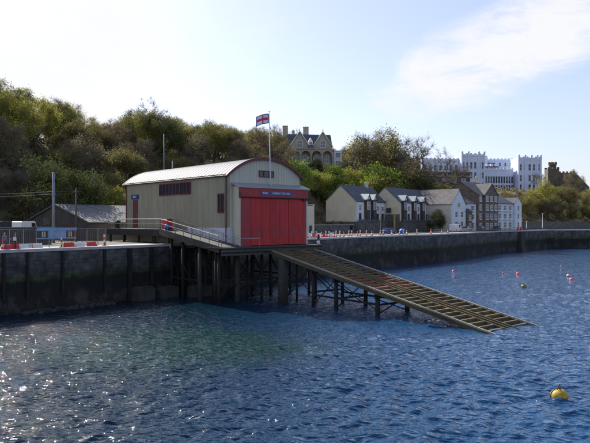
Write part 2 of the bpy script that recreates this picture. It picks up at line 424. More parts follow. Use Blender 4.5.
# ------------------------------------------------------------------ water
def make_water():
    n_r, n_c = 900, 1000
    pyv = np.concatenate([np.linspace(600, 14, n_r-20), np.geomspace(13.8, 12.5, 20)])   # depression of each row, in 1/1098 units
    Y = CH*1098/pyv
    k = np.linspace(-1.05, 1.05, n_c)
    K, YY = np.meshgrid(k, Y); X = K*YY
    Zw = np.zeros_like(X)
    rg = np.random.RandomState(4)
    dY = np.abs(np.gradient(Y))[:, None]; dX = (Y*(k[1]-k[0]))[:, None]
    nw = 72; lam = np.geomspace(.45, 5.5, nw)
    for i, L in enumerate(lam):
        th_ = math.radians(-62)+rg.normal(0, .62); kx = math.cos(th_); ky = math.sin(th_)
        sp = np.abs(kx)*dX+np.abs(ky)*dY
        att = np.clip(1.6-3.2*sp/L, 0, 1)
        slope = (.050 if L < 2. else .016)
        a = slope*L/(2*math.pi)
        ph = rg.uniform(0, 6.28)
        warp = .35*L*np.sin(X*.07+i)+.3*L*np.sin(YY*.055+2*i)
        s = np.sin(2*math.pi*(X*kx+YY*ky+warp)/L+ph)
        Zw += att*a*(s+.25*np.abs(s))
    # gusts: patches of calmer and rougher water
    g = .78+.36*np.sin(X*.05+YY*.03)*np.sin(YY*.045-X*.02+1)
    P = np.stack([X, YY, Zw*g], -1)
    m, nt, p, out = newmat('sea_water')
    ge = N(nt, 'ShaderNodeNewGeometry')
    nA = noise(nt, ge.outputs['Position'], .12, 4, .6)
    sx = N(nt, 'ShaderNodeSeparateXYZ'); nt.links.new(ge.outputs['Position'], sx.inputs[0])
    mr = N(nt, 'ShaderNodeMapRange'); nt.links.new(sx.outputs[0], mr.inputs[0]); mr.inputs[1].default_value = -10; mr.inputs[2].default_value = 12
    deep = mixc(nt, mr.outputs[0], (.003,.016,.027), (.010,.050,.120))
    # rounded green patch, noise-edged, mixed into the water colour in front of the piles
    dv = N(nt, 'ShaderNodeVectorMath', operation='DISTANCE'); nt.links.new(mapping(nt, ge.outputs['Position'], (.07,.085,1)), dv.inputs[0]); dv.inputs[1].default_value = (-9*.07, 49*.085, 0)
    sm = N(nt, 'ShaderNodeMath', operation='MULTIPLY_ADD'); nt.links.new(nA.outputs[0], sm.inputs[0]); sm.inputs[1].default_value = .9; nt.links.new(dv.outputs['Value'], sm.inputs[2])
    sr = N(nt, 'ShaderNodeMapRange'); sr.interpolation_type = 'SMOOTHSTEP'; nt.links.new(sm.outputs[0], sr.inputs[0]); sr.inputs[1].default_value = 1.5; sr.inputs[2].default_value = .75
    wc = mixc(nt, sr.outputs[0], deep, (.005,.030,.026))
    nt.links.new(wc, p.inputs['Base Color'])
    p.inputs['Roughness'].default_value = .03; p.inputs['IOR'].default_value = 1.333
    v1 = mapping(nt, ge.outputs['Position'], (1,1.9,1), (0,0,.35))
    n1 = noise(nt, v1, 2.2, 2, .5); n2 = noise(nt, v1, .75, 2, .5)
    ad = N(nt, 'ShaderNodeMath', operation='MULTIPLY_ADD'); nt.links.new(n2.outputs[0], ad.inputs[0]); ad.inputs[1].default_value = 2.2; nt.links.new(n1.outputs[0], ad.inputs[2])
    bump(nt, p, ad.outputs[0], 1., .14)
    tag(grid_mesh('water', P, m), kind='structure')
make_water()

# ------------------------------------------------------------------ boathouse (local x along the front, y inland)
BA = math.atan2(.654, .756); BC = (-8.13, 76.8)
bh = empty('boathouse', (*BC, 0), BA, 'olive lifeboat house with pale barrel roof and big red doors standing on piles', 'boathouse')
W, L, FZ, EZ, RISE = 11.7, 27.2, 6.6, 15.4, 2.15
R = (W*W/4+RISE**2)/(2*RISE); CZ = EZ+RISE-R; A0 = math.asin(W/2/R)
def arc(r, n=28, ext=0): return [(W/2+r*math.sin(a), CZ+r*math.cos(a)) for a in np.linspace(-A0-ext, A0+ext, n+1)]
# ribbed side walls
def ribwall(x, y0, y1, z0, z1, side, pitch=.45):
    mb = MB(); pts = []; y = y0
    while y < y1-1e-6:
        e = min(y+pitch, y1); q = (e-y)
        pts += [(y, 0), (y+q*.62, 0), (y+q*.7, .045), (y+q*.92, .045)]; y = e
    pts.append((y1, 0))
    vs = [(x+side*o, yy, zz) for yy, o in pts for zz in (z0, z1)]
    mb.add(vs, [(2*i, 2*i+1, 2*i+3, 2*i+2) for i in range(len(pts)-1)])
    return mb
mb = ribwall(0, 0, L, FZ+2.2, EZ, -1); mb.box(.02, .25, 0, L, FZ-.1, EZ-.02)
mb.build('side_wall', m_clad, bh)
mb = ribwall(W, 0, L, FZ, EZ, 1); mb.box(W-.25, W-.02, .0, L, FZ-.1, EZ-.02)
mb.build('side_wall', m_clad, bh)
mb = MB(); mb.box(-.09, .01, .12, 9.2, FZ-.1, FZ+2.2); mb.box(0, .62, -.1, -.004, FZ, FZ+2.3)
mb.build('base_panel', m_whitepanel, bh, bevel=.02)
# gable walls
for yy, nm in ((0, 'front_wall'), (L-.2, 'rear_wall')):
    mb = MB(); mb.prism([(0, FZ-.1)]+arc(R-.02)+[(W, FZ-.1)], 'y', yy+.002, yy+.18)
    if nm == 'front_wall':
        x = .3
        while x < W-.3:            # cladding ribs
            zt = CZ+math.sqrt(max((R-.1)**2-(x-W/2)**2, 0)); mb.box(x, x+.06, -.03, 0, FZ, zt); x += .45
    mb.build(nm, m_cream_clad, bh)
# roof
mb = MB(); a1 = arc(R+.14, 36, .05); a0 = arc(R+.02, 36, .05)
y0, y1 = -.25, L+.3; n = len(a1)
vs = [(x, y0, z) for x, z in a1]+[(x, y1, z) for x, z in a1]+[(x, y0, z) for x, z in a0]+[(x, y1, z) for x, z in a0]
fs = [(i, i+1, i+1+n, i+n) for i in range(n-1)]+[(i+1+2*n, i+2*n, i+3*n, i+1+3*n) for i in range(n-1)]
fs += [(i+1, i, i+2*n, i+1+2*n) for i in range(n-1)]+[(i+n, i+1+n, i+1+3*n, i+3*n) for i in range(n-1)]
mb.add(vs, fs)
rf = mb.build('roof', m_roofmetal, bh)
mb = MB(); a2 = arc(R+.165, 36, .048); y = .3
while y < L:
    vs = [(x, y+dy, z) for dy in (0, .07) for x, z in a2]+[(x, y+dy, z) for dy in (0, .07) for x, z in arc(R+.13, 36, .048)]
    mb.add(vs, [(i, i+1, i+1+n, i+n) for i in range(n-1)]+[(i+1, i, i+2*n, i+1+2*n) for i in range(n-1)]+[(i+n, i+1+n, i+1+3*n, i+3*n) for i in range(n-1)])
    y += .9
mb.build('seam', m_roofmetal, rf)
# arched fascia front
for ya, yb in ((-.42, -.252), (L+.302, L+.42)):
    mb = MB(); o1 = arc(R+.2, 36, .06); i1 = arc(R-.14, 36, .045)
    vs = [(x, ya, z) for x, z in o1]+[(x, ya, z) for x, z in i1]+[(x, yb, z) for x, z in o1]+[(x, yb, z) for x, z in i1]
    mb.add(vs, [(i, i+n, i+1+n, i+1) for i in range(n-1)]+[(i+2*n, i+1+2*n, i+1+3*n, i+3*n) for i in range(n-1)]
           +[(i, i+1, i+1+2*n, i+2*n) for i in range(n-1)]+[(i+1+n, i+n, i+3*n, i+1+3*n) for i in range(n-1)]+[(0, 2*n, 3*n, n), (n-1, 2*n-1, 4*n-1, 3*n-1)])
    mb.build('arched_fascia', m_redtrim, bh)
for x in (-.36, W+.18):
    mb = MB(); mb.box(x, x+.18, -.2, L+.25, EZ-.2, EZ-.02); mb.build('gutter', m_redtrim, bh)
for (x, y) in ((-.14, .25), (-.14, L-.2)):
    mb = MB(); mb.tube([(x,y,FZ+.1), (x,y,EZ-.3)], .075); mb.build('downpipe', m_redtrim, bh)
# strip windows, small window, side door
def bh_window(y0, y1, z0, z1, nb):
    f = MB(); x0, x1 = -.14, .02
    f.box(x0, x1, y0, y0+.12, z0, z1); f.box(x0, x1, y1-.12, y1, z0, z1); f.box(x0, x1, y0+.12, y1-.12, z0, z0+.12); f.box(x0, x1, y0+.12, y1-.12, z1-.12, z1)
    for i in range(1, nb):
        y = y0+(y1-y0)*i/nb; f.box(x0+.01, x1, y-.09, y+.09, z0+.12, z1-.12)
    wdw = f.build('window', m_redtrim, bh); g = MB(); g.box(-.08, .01, y0+.1, y1-.1, z0+.1, z1-.1); g.build('pane', m_glass, wdw)
bh_window(8.4, 16.8, 13.2, 14.85, 9)
bh_window(.75, 2.1, 10.65, 13.05, 2)
mb = MB(); mb.box(-.12, .02, 23.4, 24.8, 8.65, 12.8); d = mb.build('side_door', m_redtrim, bh, bevel=.02)
mb = MB(); mb.tube([(-.16, 23.6, 10.3), (-.16, 23.6, 10.6)], .03); mb.build('handle', m_rail, d)
mb = MB(); mb.box(-.18, -.05, 23.1, 25.2, 12.95, 13.6); sg = mb.build('name_sign', m_navy, bh)
text_mesh('RNLI', .5, m_white, 'lettering', sg, (-.185, 24.15, 13.27), (math.pi/2, 0, -math.pi/2), .004)
# front window
window(bh, (5.88, -.03, 15.2), 0, 2.4, .85, m_redtrim, m_glass, (3,1), .08, False)
# projecting door housing
PY = -1.3
for xa, xb in ((.7,.95),(W-.1,W+.1)):
    mb = MB(); mb.box(xa, xb, PY, -.04, FZ, 13.9); mb.build('porch_side', m_cream_clad, bh)
mb = MB(); mb.prism([(PY-.22, 13.72), (PY-.22, 13.86), (-.005, 14.4), (-.005, 14.24)], 'x', .45, W+.35)
mb.build('canopy', m_canopy, bh)
mb = MB(); mb.box(.7, W+.1, PY-.12, PY+.12, 12.62, 13.715); fa = mb.build('door_fascia', m_redfascia, bh, bevel=.02)
mb = MB(); mb.tube([(.55, PY-.2, 12.55), (W+.25, PY-.2, 12.55)], .06); mb.box(W-.8, W-.1, PY-.3, PY-.13, 12.3, 12.5); mb.build('door_track', m_black, fa)
mb = MB(); mb.box(.6, .75, PY-.35, PY-.14, 12.75, 13.2); mb.build('floodlight', m_rust, fa)
mb = MB(); mb.box(3.9, 9.15, PY-.17, PY-.125, 12.9, 13.36); sg = mb.build('station_sign', m_navy, bh)
text_mesh('RNLI', .40, m_white, 'lettering', sg, (4.6, PY-.176, 13.13), (math.pi/2,0,0), .004)
text_mesh('LIFEBOAT STATION', .335, m_white, 'lettering', sg, (7.2, PY-.176, 13.13), (math.pi/2,0,0), .004)
# doors: jamb leaf + folding leaves with recessed panels
mb = MB(); mb.box(.96, 2.45, PY-.02, PY+.12, FZ, 12.6); mb.build('door_jamb', m_redfascia, bh)
nl = 6; x0 = 2.5; wl = (W-.12-x0)/nl
for i in range(nl):
    mb = MB(); a = x0+i*wl; y = PY+.03+(.03 if i % 2 else 0)
    mb.box(a+.02, a+wl-.02, y, y+.1, FZ+.08, 12.58)
    for j in range(4):
        mb.box(a+.1+j*(wl-.2)/4, a+.14+j*(wl-.2)/4, y-.02, y, FZ+.2, 12.5)
    d = mb.build('door_leaf', m_reddoor, bh)
    mb = MB(); mb.box(a+.3, a+wl-.3, y-.026, y-.006, FZ+1.1, FZ+2.3)
    mb.build('vent_panel', m_redfascia, d)
# floor deck + beams
mb = MB(); mb.box(-.1, W+.1, .02, L, FZ-.45, FZ-.11); mb.build('floor', m_timber, bh)
for y in (1.5, 5.5, 9.5):
    mb = MB(); mb.box(-.4, W+.4, y-.2, y+.2, FZ-1.15, FZ-.46); mb.build('cross_beam', m_pile, bh)
for i, x in enumerate((.4, 4, 7.8, 11.2)):
    for y in (1.5, 5.5, 9.5):
        mb = MB(); r_ = .2 if (i+int(y)) % 2 else .16
        mb.tube([(x,y,-1.5), (x,y,FZ-1.16)], r_, 10); mb.build('pile', m_pile, bh, True)
for y in (1.5, 5.5, 9.5):
    mb = MB()
    mb.beam((.4,y,2.2), (11.2,y,2.2), .16, .25); mb.beam((.4,y,.6), (4,y,4.8), .1, .16); mb.beam((4,y,.6), (.4,y,4.8), .1, .16)
    mb.beam((7.8,y,.6), (11.2,y,4.8), .1, .16); mb.beam((11.2,y,.6), (7.8,y,4.8), .1, .16)
    mb.build('brace', m_pile, bh)
for x in (.4, 11.2):
    mb = MB(); mb.beam((x,1.5,2.5), (x,9.5,2.5), .14, .24); mb.beam((x,1.5,.5), (x,5.5,4.6), .1, .16); mb.beam((x,5.5,.5), (x,9.5,4.6), .1, .16); mb.build('brace', m_pile, bh)

def bw(x, y):   # boathouse local -> world xy
    c, s = math.cos(BA), math.sin(BA); return (BC[0]+x*c-y*s, BC[1]+x*s+y*c)

# flagpole + flag
fp = empty('flagpole', (*bw(6.0, -.75), 14.15), BA, 'tall white flagpole rising from the canopy above the red doors', 'flagpole')
mb = MB(); mb.tube([(0,0,0), (-.12,0,4.5), (-.22,0,9.3)], [.085,.07,.04], 10); mb.build('pole', m_white, fp, True)
mb = MB(); mb.lathe([(.02,-.08),(.09,0),(.02,.08)], 10, (-.22,0,9.36)); mb.build('finial', m_white, fp, True)
mb = MB(); mb.box(-.2,.2,-.2,.2,-.06,.12); mb.build('base_plate', m_rail, fp)
def flag():
    m_fw = M('flag_white', (.72,.72,.74), .8, .05, 3); m_fr = M('flag_red', (.65,.04,.08), .8, .08, 3); m_fb = M('flag_blue', (.05,.09,.35), .8, .08, 3)
    nu, nv = 40, 24; w, h = 1.75, 1.25
    vs = []; fs = []; mi = []
    for j in range(nv+1):
        for i in range(nu+1):
            u = i/nu; v = j/nv
            x = -u*w*.93; z = v*h-u*u*.35-u*.12; y = .16*math.sin(u*8+v*1.2)*u**.7+.05*math.sin(u*19+v*3)*u
            vs.append((x, y, z))
    for j in range(nv):
        for i in range(nu):
            u = (i+.5)/nu; v = (j+.5)/nv
            c = 0
            if u < .07 or u > .93 or v < .09 or v > .91: c = 2
            cx, cy = abs(u-.5)*w, abs(v-.5)*h
            if cx < .10 or cy < .14: c = 2
            if cx < .06 or cy < .10: c = 1
            a = j*(nu+1)+i; fs.append((a, a+1, a+nu+2, a+nu+1)); mi.append(c)
    mb = MB(); mb.v = vs; mb.f = fs; mb.mi = mi
    o = mb.build('flag', [m_fw, m_fr, m_fb], None, True)
    so = o.modifiers.new('s', 'SOLIDIFY'); so.thickness = .01
    x, y = bw(6.0-.26, -.75); o.location = (x, y, 14.15+7.85); o.rotation_euler = (0, 0, BA-.5)
    tag(o, 'white flag with a blue edged red cross flying from the flagpole', 'flag')
flag()

# ------------------------------------------------------------------ slip head + slipway (boathouse local frame)
sh = empty('slip_head', (*BC, 0), BA, 'dark timber staging at the top of the slipway before the red doors', 'jetty')
mb = MB()
y = -3.3
while y < -.02:
    mb.box(-3.3, 12.6, y, y+.24, FZ-.15, FZ-.01); y += .27
mb.build('deck', m_timber, sh)
for y in (-3.2, -1.9, -.5):
    mb = MB(); mb.box(-3.1, 12.5, y-.15, y+.15, FZ-.75, FZ-.16); mb.build('beam', m_pile, sh)
mb = MB(); mb.box(-3.35, 12.6, -3.55, -3.36, FZ-.55, FZ-.3); mb.box(-3.35, 12.6, -3.5, -3.36, FZ-.95, FZ-.7); mb.build('fender_beam', m_timber, sh)
for (x, y, r_, m_) in ((-2.7,-2,.2,m_pile), (.2,-1.6,.3,m_greypile), (4.1,-1.4,.17,m_pile), (8,-1.4,.17,m_pile), (11.8,-1.6,.2,m_pile)):
    mb = MB(); mb.tube([(x,y,-1.5),(x,y,FZ-.76)], r_, 12); mb.build('pile', m_, sh, True)
mb = MB(); mb.beam((-2.7,-1.8,2.1),(11.8,-1.5,2.1),.14,.22); mb.beam((-2.7,-2,.5),(.2,-1.6,3.5),.1,.14); mb.beam((.2,-1.7,.4),(4.1,-1.5,3.6),.08,.1); mb.beam((4.1,-1.7,.4),(.2,-1.5,3.6),.08,.1); mb.beam((8,-1.6,.4),(11.8,-1.6,3.6),.08,.12)
mb.build('brace', m_pile, sh)
# short handrail at the head
def railing(parent, pts, h=1.25, step=2.0, rails=(1., .55), r=.035, mat=m_rail, matp=m_fence):
    """pts: polyline of base points"""
    mp = MB()
    for a, b in zip(pts[:-1], pts[1:]):
        a = Vector(a); b = Vector(b); n = max(1, round((b-a).length/step))
        for i in range(n+1):
            p = a.lerp(b, i/n); mp.tube([p, p+Vector((0,0,h))], r, 6)
    rl = mp.build('railing', matp, parent)
    for k in rails:
        m2 = MB(); m2.tube([Vector(p)+Vector((0,0,h*k+.001)) for p in pts], r*1.35, 6); m2.build('handrail', mat, rl)
    return rl
railing(sh, [(-3.1,-3.2,FZ), (-.2,-3.2,FZ), (2.4,-3.2,FZ)], 1.0, 2.6, (1.,))

sl = empty('slipway', (*BC, 0), BA, 'long open timber slipway sloping from the red doors down into the sea', 'slipway')
SX0, SX1, SY0, SY1 = 4.0, 10.95, -1.0, -37.5
def sz(y): return .2*(34.0+y)
mb = MB()
for x, nm in ((SX0, 0), (SX1, 1)):
    m2 = MB(); m2.beam((x, SY0, sz(SY0)-.28), (x, SY1, sz(SY1)-.28), .34, .38)
    e = m2.build('edge_beam', m_slipside, sl)
    m3 = MB(); m3.beam((x, SY0, sz(SY0)-.03), (x, SY1, sz(SY1)-.03), .2, .12); m3.build('kerb_rail', m_slipedge, e)
for x in (5.35, 6.7, 7.4, 8.1, 9.6):
    w_ = .13 if 6 < x < 9 else .08
    m2 = MB(); m2.beam((x, SY0, sz(SY0)-.13 if w_ > .1 else sz(SY0)-.34), (x, SY1, sz(SY1)-.13 if w_ > .1 else sz(SY1)-.34), w_, .22)
    m2.build('runner', m_slip, sl)
y = SY0-.6; i = 0
while y > SY1:
    m2 = MB(); m2.beam((SX0+.19, y, sz(y)-.36), (SX1-.19, y, sz(y)-.36), .3, .24)
    for xa, xb in ((SX0+.2, 6.62), (8.18, SX1-.2)): m2.beam((xa, y, sz(y)-.13), (xb, y, sz(y)-.13), .24, .18)
    c_ = m2.build('cross_beam', m_sliprust if -20 < y < -15.5 else m_slip, sl); y -= .95; i += 1
# planked inspection walkway down the seaward half (upper part)
m2 = MB(); y = -2.2
while y > -19:
    m2.beam((9.7, y, sz(y)-.05), (10.5, y, sz(y)-.05), .3, .07); y -= .55
m2.build('tread', m_timber, sl)
for y in (-4.2, -7.6, -11, -14.4):
    for x in (SX0+.35,):
        m2 = MB(); m2.tube([(x, y, sz(y)-.3), (x, y, sz(y)+1.05)], .045, 6); m2.build('marker_post', m_timber, sl)
def bent(y, xs, rads, low=1.2, mats=None):
    for x, r_ in zip(xs, rads):
        m2 = MB(); top = sz(y)-.55
        m2.tube([(x,y,-1.6), (x,y,top)], r_, 12); m2.build('pile', m_greypile if r_ > .6 else m_pile, sl, True)
    m2 = MB(); m2.beam((xs[0]-.4, y, sz(y)-.78), (xs[-1]+.6, y, sz(y)-.78), .35, .42); m2.build('cap_beam', m_pile, sl)
    m2 = MB(); m2.beam((xs[0], y, low), (xs[-1], y, low), .12, .2); m2.beam((xs[0], y, .15), (xs[-1], y, sz(y)-1.1), .07, .1); m2.beam((xs[-1], y, .15), (xs[0], y, sz(y)-1.1), .07, .1); m2.build('brace', m_pile, sl)
bent(-5.5, (4.1, 6.3, 9.4), (.62, .14, .17), 2.3)
bent(-10.4, (4.5, 9.2), (.2, .2), 1.6)
bent(-14.2, (4.4, 9.1), (.24, .24), 1.2)
bent(-20.2, (4.4, 9.1), (.26, .26), 1.1)
m2 = MB()
for x in (4.4, 9.1): m2.beam((x, -20.2, 1.15), (x, -10.4, 1.3), .12, .2)
m2.beam((4.4,-14.2,3.2), (4.4,-20.2,.5), .06, .08); m2.beam((4.4,-10.4,3.4), (4.4,-5.5,.7), .07, .1); m2.beam((9.4,-5.5,3.4), (9.2,-10.4,.7), .07, .1)
m2.build('brace', m_pile, sl)

# ------------------------------------------------------------------ access walkway beside the olive wall
wk = empty('access_walkway', (*BC, 0), BA, 'raised dark walkway with handrails sloping down along the olive side wall', 'walkway')
PZ = 8.6
mb = MB(); mb.box(-3.1, -.25, 11.2, 27.2, PZ-.16, PZ); mb.build('platform', m_timber, wk)
mb = MB(); mb.box(-3.2, -2.9, 11.2, 27.3, PZ-.95, PZ-.17); mb.box(-.6, -.35, 11.2, 27.3, PZ-.9, PZ-.17); mb.build('edge_beam', m_pile, wk)
mb = MB()
for y in np.arange(12, 27.3, 2.5): mb.box(-2.89, -.61, y-.12, y+.12, PZ-.8, PZ-.17)
mb.build('joist', m_pile, wk)
mb = MB(); mb.prism([(11.19, PZ-.16), (11.19, PZ), (-2.6, FZ+.05), (-2.6, FZ-.1)], 'x', -3.0, -.35); mb.build('ramp', m_timber, wk)
for x in (-3.18, -.34):
    mb = MB(); mb.prism([(11.19, PZ-.75), (11.19, PZ+.05), (-2.7, FZ+.12), (-2.7, FZ-.62)], 'x', x, x+.16); mb.build('stringer', m_timber, wk)
railing(wk, [(-3.0, 27.1, PZ), (-3.0, 11.2, PZ), (-3.0, -2.4, FZ)], 1.35, 2.1)
railing(wk, [(-.5, 9.5, PZ-.25), (-.5, -2.0, FZ+.05)], 1.2, 2.3, (1.,))
railing(wk, [(-3.0, 27.1, PZ), (-.6, 27.1, PZ)], 1.35, 1.2)
for (x, y, r_, m_) in ((-2.6,2.2,.25,m_greypile), (-2.6,6.2,.2,m_pile), (-.6,6.2,.2,m_pile), (-.6,2.2,.2,m_pile), (-2.6,9,.22,m_pile), (-2.6,-1.2,.17,m_pile)):
    mb = MB(); mb.tube([(x,y,-1.5),(x,y,FZ+(y+2.6)*.145-.55)], r_, 10); mb.build('pile', m_, wk, True)
for y in (13, 17.5, 22, 26.5):
    for x in (-2.9, -.6):
        mb = MB(); mb.box(x-.13, x+.13, y-.13, y+.13, GZ-.05, PZ-.81); mb.build('post', m_pile, wk)
mb = MB(); mb.beam((-2.6,2.2,2.4),(-2.6,9,2.4),.12,.2); mb.beam((-2.6,2.2,.5),(-2.6,6.2,4.2),.08,.14); mb.beam((-2.6,9,.5),(-2.6,6.2,4.2),.08,.14); mb.build('brace', m_pile, wk)
# things on the walkway
def cabinet(name, lx, ly, w, d, h, mat, label, cat, z=PZ, lid=None):
    r = empty(name, (*bw(lx, ly), z), BA, label, cat)
    mb = MB(); mb.box(-w/2, w/2, -d/2, d/2, .08, h); mb.build('body', mat, r, bevel=.05)
    mb = MB(); mb.prism([(-w/2-.04, h), (w/2+.04, h), (w/2-.05, h+.14), (-w/2+.05, h+.14)], 'y', -d/2-.04, d/2+.04); mb.build('lid', lid or mat, r)
    mb = MB(); mb.box(-w/2, w/2, -d/2+.05, d/2-.05, 0, .078); mb.build('base', m_black, r); return r
cabinet('equipment_cabinet', -1.6, 11.9, .9, 1.3, 1.2, m_redp, 'red equipment cabinet at the top of the walkway ramp', 'cabinet', lid=m_redtrim)
b_ = empty('barrel', (*bw(-2.35, 10.6), PZ-.05), BA, 'small blue drum beside the red cabinet on the walkway', 'drum')
mb = MB(); mb.lathe([(.26,0),(.3,.04),(.3,.28),(.32,.3),(.3,.32),(.3,.6),(.26,.66)], 18); mb.build('drum_body', m_bluep, b_, True)
mb = MB(); mb.lathe([(.24,.665),(.24,.69)], 18); mb.build('lid', m_black, b_)
cabinet('winch_box', -2.2, 25.6, .6, .7, 1.0, m_black, 'small black box at the landward end of the walkway', 'box')
# light marker at right end of slip head
lm = empty('light_marker', (*bw(12.2, -3.0), FZ), BA, 'short white and blue marker post with dark lamp and red top beside the slip head', 'marker post')
mb = MB(); mb.lathe([(.2,0),(.2,.55)], 14); mb.build('post', m_whitep, lm, True)
mb = MB(); mb.lathe([(.26,.552),(.26,.75)], 14); mb.build('band', m_bluep, lm)
mb = MB(); mb.lathe([(.12,.752),(.16,.85),(.16,1.1),(.1,1.2)], 14); mb.build('lamp', m_black, lm, True)
mb = MB(); mb.lathe([(.14,1.202),(.12,1.35),(.03,1.42)], 12); mb.build('cap', m_redp, lm, True)
# concrete blocks + fender piles against the quay face near the boathouse
for i, (px, off, w_, h_) in enumerate(((137,-1.0,2.6,1.5), (158,-1.6,2.6,1.3), (178,-4.0,3.0,1.4))):
    (x, y), a = quay_thing_pt(px, off)
    mb = MB(); mb.box(-w_/2, w_/2, -.9, .9, -1, h_); mb.box(-w_/2+.2, w_/2-.2, -.7, .7, h_+.001, h_+.15)
    o = mb.build('concrete_block', m_concrete, None, bevel=.08); o.location = (x, y, 0); o.rotation_euler[2] = a
    tag(o, ['weed stained concrete block at the wall foot, leftmost of three under the walkway', 'weed stained concrete block at the wall foot, middle of three under the walkway', 'weed stained concrete block at the wall foot, rightmost of three under the ramp'][i], 'concrete block', 'concrete blocks under the walkway')
for i, px in enumerate((128, 150, 175, 183)):
    (x, y), a = quay_thing_pt(px, -.35)
    mb = MB(); mb.box(-.2, .2, -.2, .2, -1.4, GZ-.3)
    o = mb.build('fender_pile', m_pile, None, bevel=.03); o.location = (x, y, 0); o.rotation_euler[2] = a
    tag(o, 'dark upright timber fender against the harbour wall below the walkway', 'fender pile', 'timber fenders on the harbour wall')
for i, px in enumerate((3, 27, 62, 104)):
    (x, y), a = quay_thing_pt(px, -.14)
    mb = MB(); mb.box(-.14, .14, -.1, .1, 1.5, GZ-.3)
    o = mb.build('fender_pile', m_pile, None); o.location = (x, y, 0); o.rotation_euler[2] = a
    tag(o, 'upright timber fender on the harbour wall left of the boathouse', 'fender pile', 'timber fenders left of the boathouse')

# ------------------------------------------------------------------ quay furniture
def cone(name, label):
    r = empty(name, (0,0,0), 0, label, 'cone')
    mb = MB(); mb.box(-.2,.2,-.2,.2,0,.05); mb.build('base', m_black, r)
    mb = MB(); mb.lathe([(.17,.051),(.13,.3)], 14); mb.build('cone_foot', m_orange, r, True)
    mb = MB(); mb.lathe([(.095,.5),(.04,.95)], 14); mb.build('cone_tip', m_orange, r, True)
    mb = MB(); mb.lathe([(.131,.301),(.096,.499)], 14); mb.build('reflective_band', m_whitep, r, True)
    return r
def barrier(name, m_, label):
    r = empty(name, (0,0,0), 0, label, 'barrier')
    mb = MB(); mb.prism([(-.25,0),(.25,0),(.22,.18),(.1,.4),(.07,.75),(-.07,.75),(-.1,.4),(-.22,.18)], 'x', -.55, .55); mb.build('barrier_body', m_, r, bevel=.03)
    mb = MB(); mb.box(-.62,-.552,-.06,.06,.1,.65); mb.build('connector', m_, r)
    mb = MB(); mb.lathe([(.05,.752),(.05,.8)], 10, (.3,0,0)); mb.build('filler_cap', m_black, r)
    return r
def delineator(name, label):
    r = empty(name, (0,0,0), 0, label, 'post')
    mb = MB(); mb.lathe([(.24,0),(.22,.06)], 12); mb.build('base', m_black, r)
    for q, (ra_, za, rb_, zb) in enumerate(((.085,.061,.08,.35),(.08,.351,.078,.619),(.078,.62,.075,.85),(.075,.851,.07,1.1))):
        mb = MB(); mb.lathe([(ra_,za),(rb_,zb)], 10); mb.build('white_band' if q % 2 else 'red_band', m_whitep if q % 2 else m_redp, r, True)
    return r
def place(o, px, off, rz=None, z=GZ+.01):
    (x, y), a = quay_thing_pt(px, off); o.location = (x, y, z); o.rotation_euler[2] = a if rz is None else rz; return o
def Ypx(px, Y, z=GZ+.01):
    x, y = XY(px, Y); return (x, y, z)
c0 = cone('traffic_cone', 'orange traffic cone beside the two walkers at the left edge of the quay'); place(c0, 8.5, 1.2); c0.scale = (1.15,1.15,1.1)
b0 = barrier('plastic_barrier', m_redp, 'red plastic barrier just right of the two walkers'); place(b0, 24, 2.0)
LB = ['second barrier right of the walkers, red', 'pale plastic barrier between red ones right of the walkers', 'faded pale barrier left of a red one near the fence corner', 'single red barrier beside the pale ones left of the blue banner', 'pale barrier nearest the left end of the blue banner']
bw_ = barrier('plastic_barrier', m_whitep, 'pale plastic barrier, one of the white ones right of the walkers'); place(bw_, 33, 2.0)
bw_['group'] = 'plastic barriers on the quay'; b0['group'] = 'plastic barriers on the quay'
for px, src, lab, sc in ((19, b0, 'red plastic barrier half hidden behind the walkers', 1), (29, b0, LB[0], 1), (37, bw_, LB[2], 1), (42, b0, LB[3], 1), (47, bw_, LB[4], 1.1),
                 (79, b0, 'lone red barrier below the right half of the blue banner', 1.15), (90, bw_, 'white barrier right of the lone red one', 1.15), (102, b0, 'red and dark barrier nearest the walkway end', 1.1)):
    o = dup(src, (0,0,0), 0, lab, 'plastic barriers on the quay', sc); place(o, px, 2.0); o.scale = (sc*.95, sc*.95, .72)
b0.scale = bw_.scale = (1, 1, .72)
d0 = delineator('marker_post', 'red and white marker post below the blue banner'); place(d0, 69, 1.5); d0['group'] = 'red and white posts'
for px, lab in ((112, 'red and white post just left of the walkway platform'),):
    place(dup(d0, (0,0,0), 0, lab, 'red and white posts', 1.25), px, 1.5)
# row of posts and cones along the far quay
r2 = random.Random(12)
pxs = [315, 319.5, 324, 328, 332, 336, 340.5, 344, 347.5, 351, 356, 359, 363.5, 367, 372.5, 379.5, 386, 390, 397, 406, 409, 412.5, 423.5]
for i, px in enumerate(pxs):
    o = dup(d0 if i % 3 else c0, (0,0,0), 0, 'red and white post in the row along the far quay edge' if i % 3 else 'orange cone among the posts along the far quay edge', 'posts along the far quay' if i % 3 else 'cones along the far quay', 1.0 if i % 3 else 1.1); place(o, px, 1.3+r2.uniform(0,.5))
    o.scale = (1.3,1.3,1.05)
for px, src, lab in ((309, bw_, 'white barrier just right of the boathouse doors'), (312.5, b0, 'red barrier just right of the boathouse doors'), (322, bw_, 'white barrier behind the first far posts'), (326, b0, 'red barrier behind the first far posts'), (331, bw_, 'second white barrier behind the far posts'), (337, b0, 'red barrier below the cream gable'), (343, bw_, 'white barrier below the cream gable')):
    place(dup(src, (0,0,0), 0, lab, 'barriers along the far quay', 1.1), px, 2.6)
for px in (527, 530):
    o = dup(b0, (0,0,0), 0, 'red barrier on the far quay past the white houses' if px == 527 else 'red barrier next to the lamp post on the far quay', 'barriers past the white houses', 1.5); place(o, px, 3)
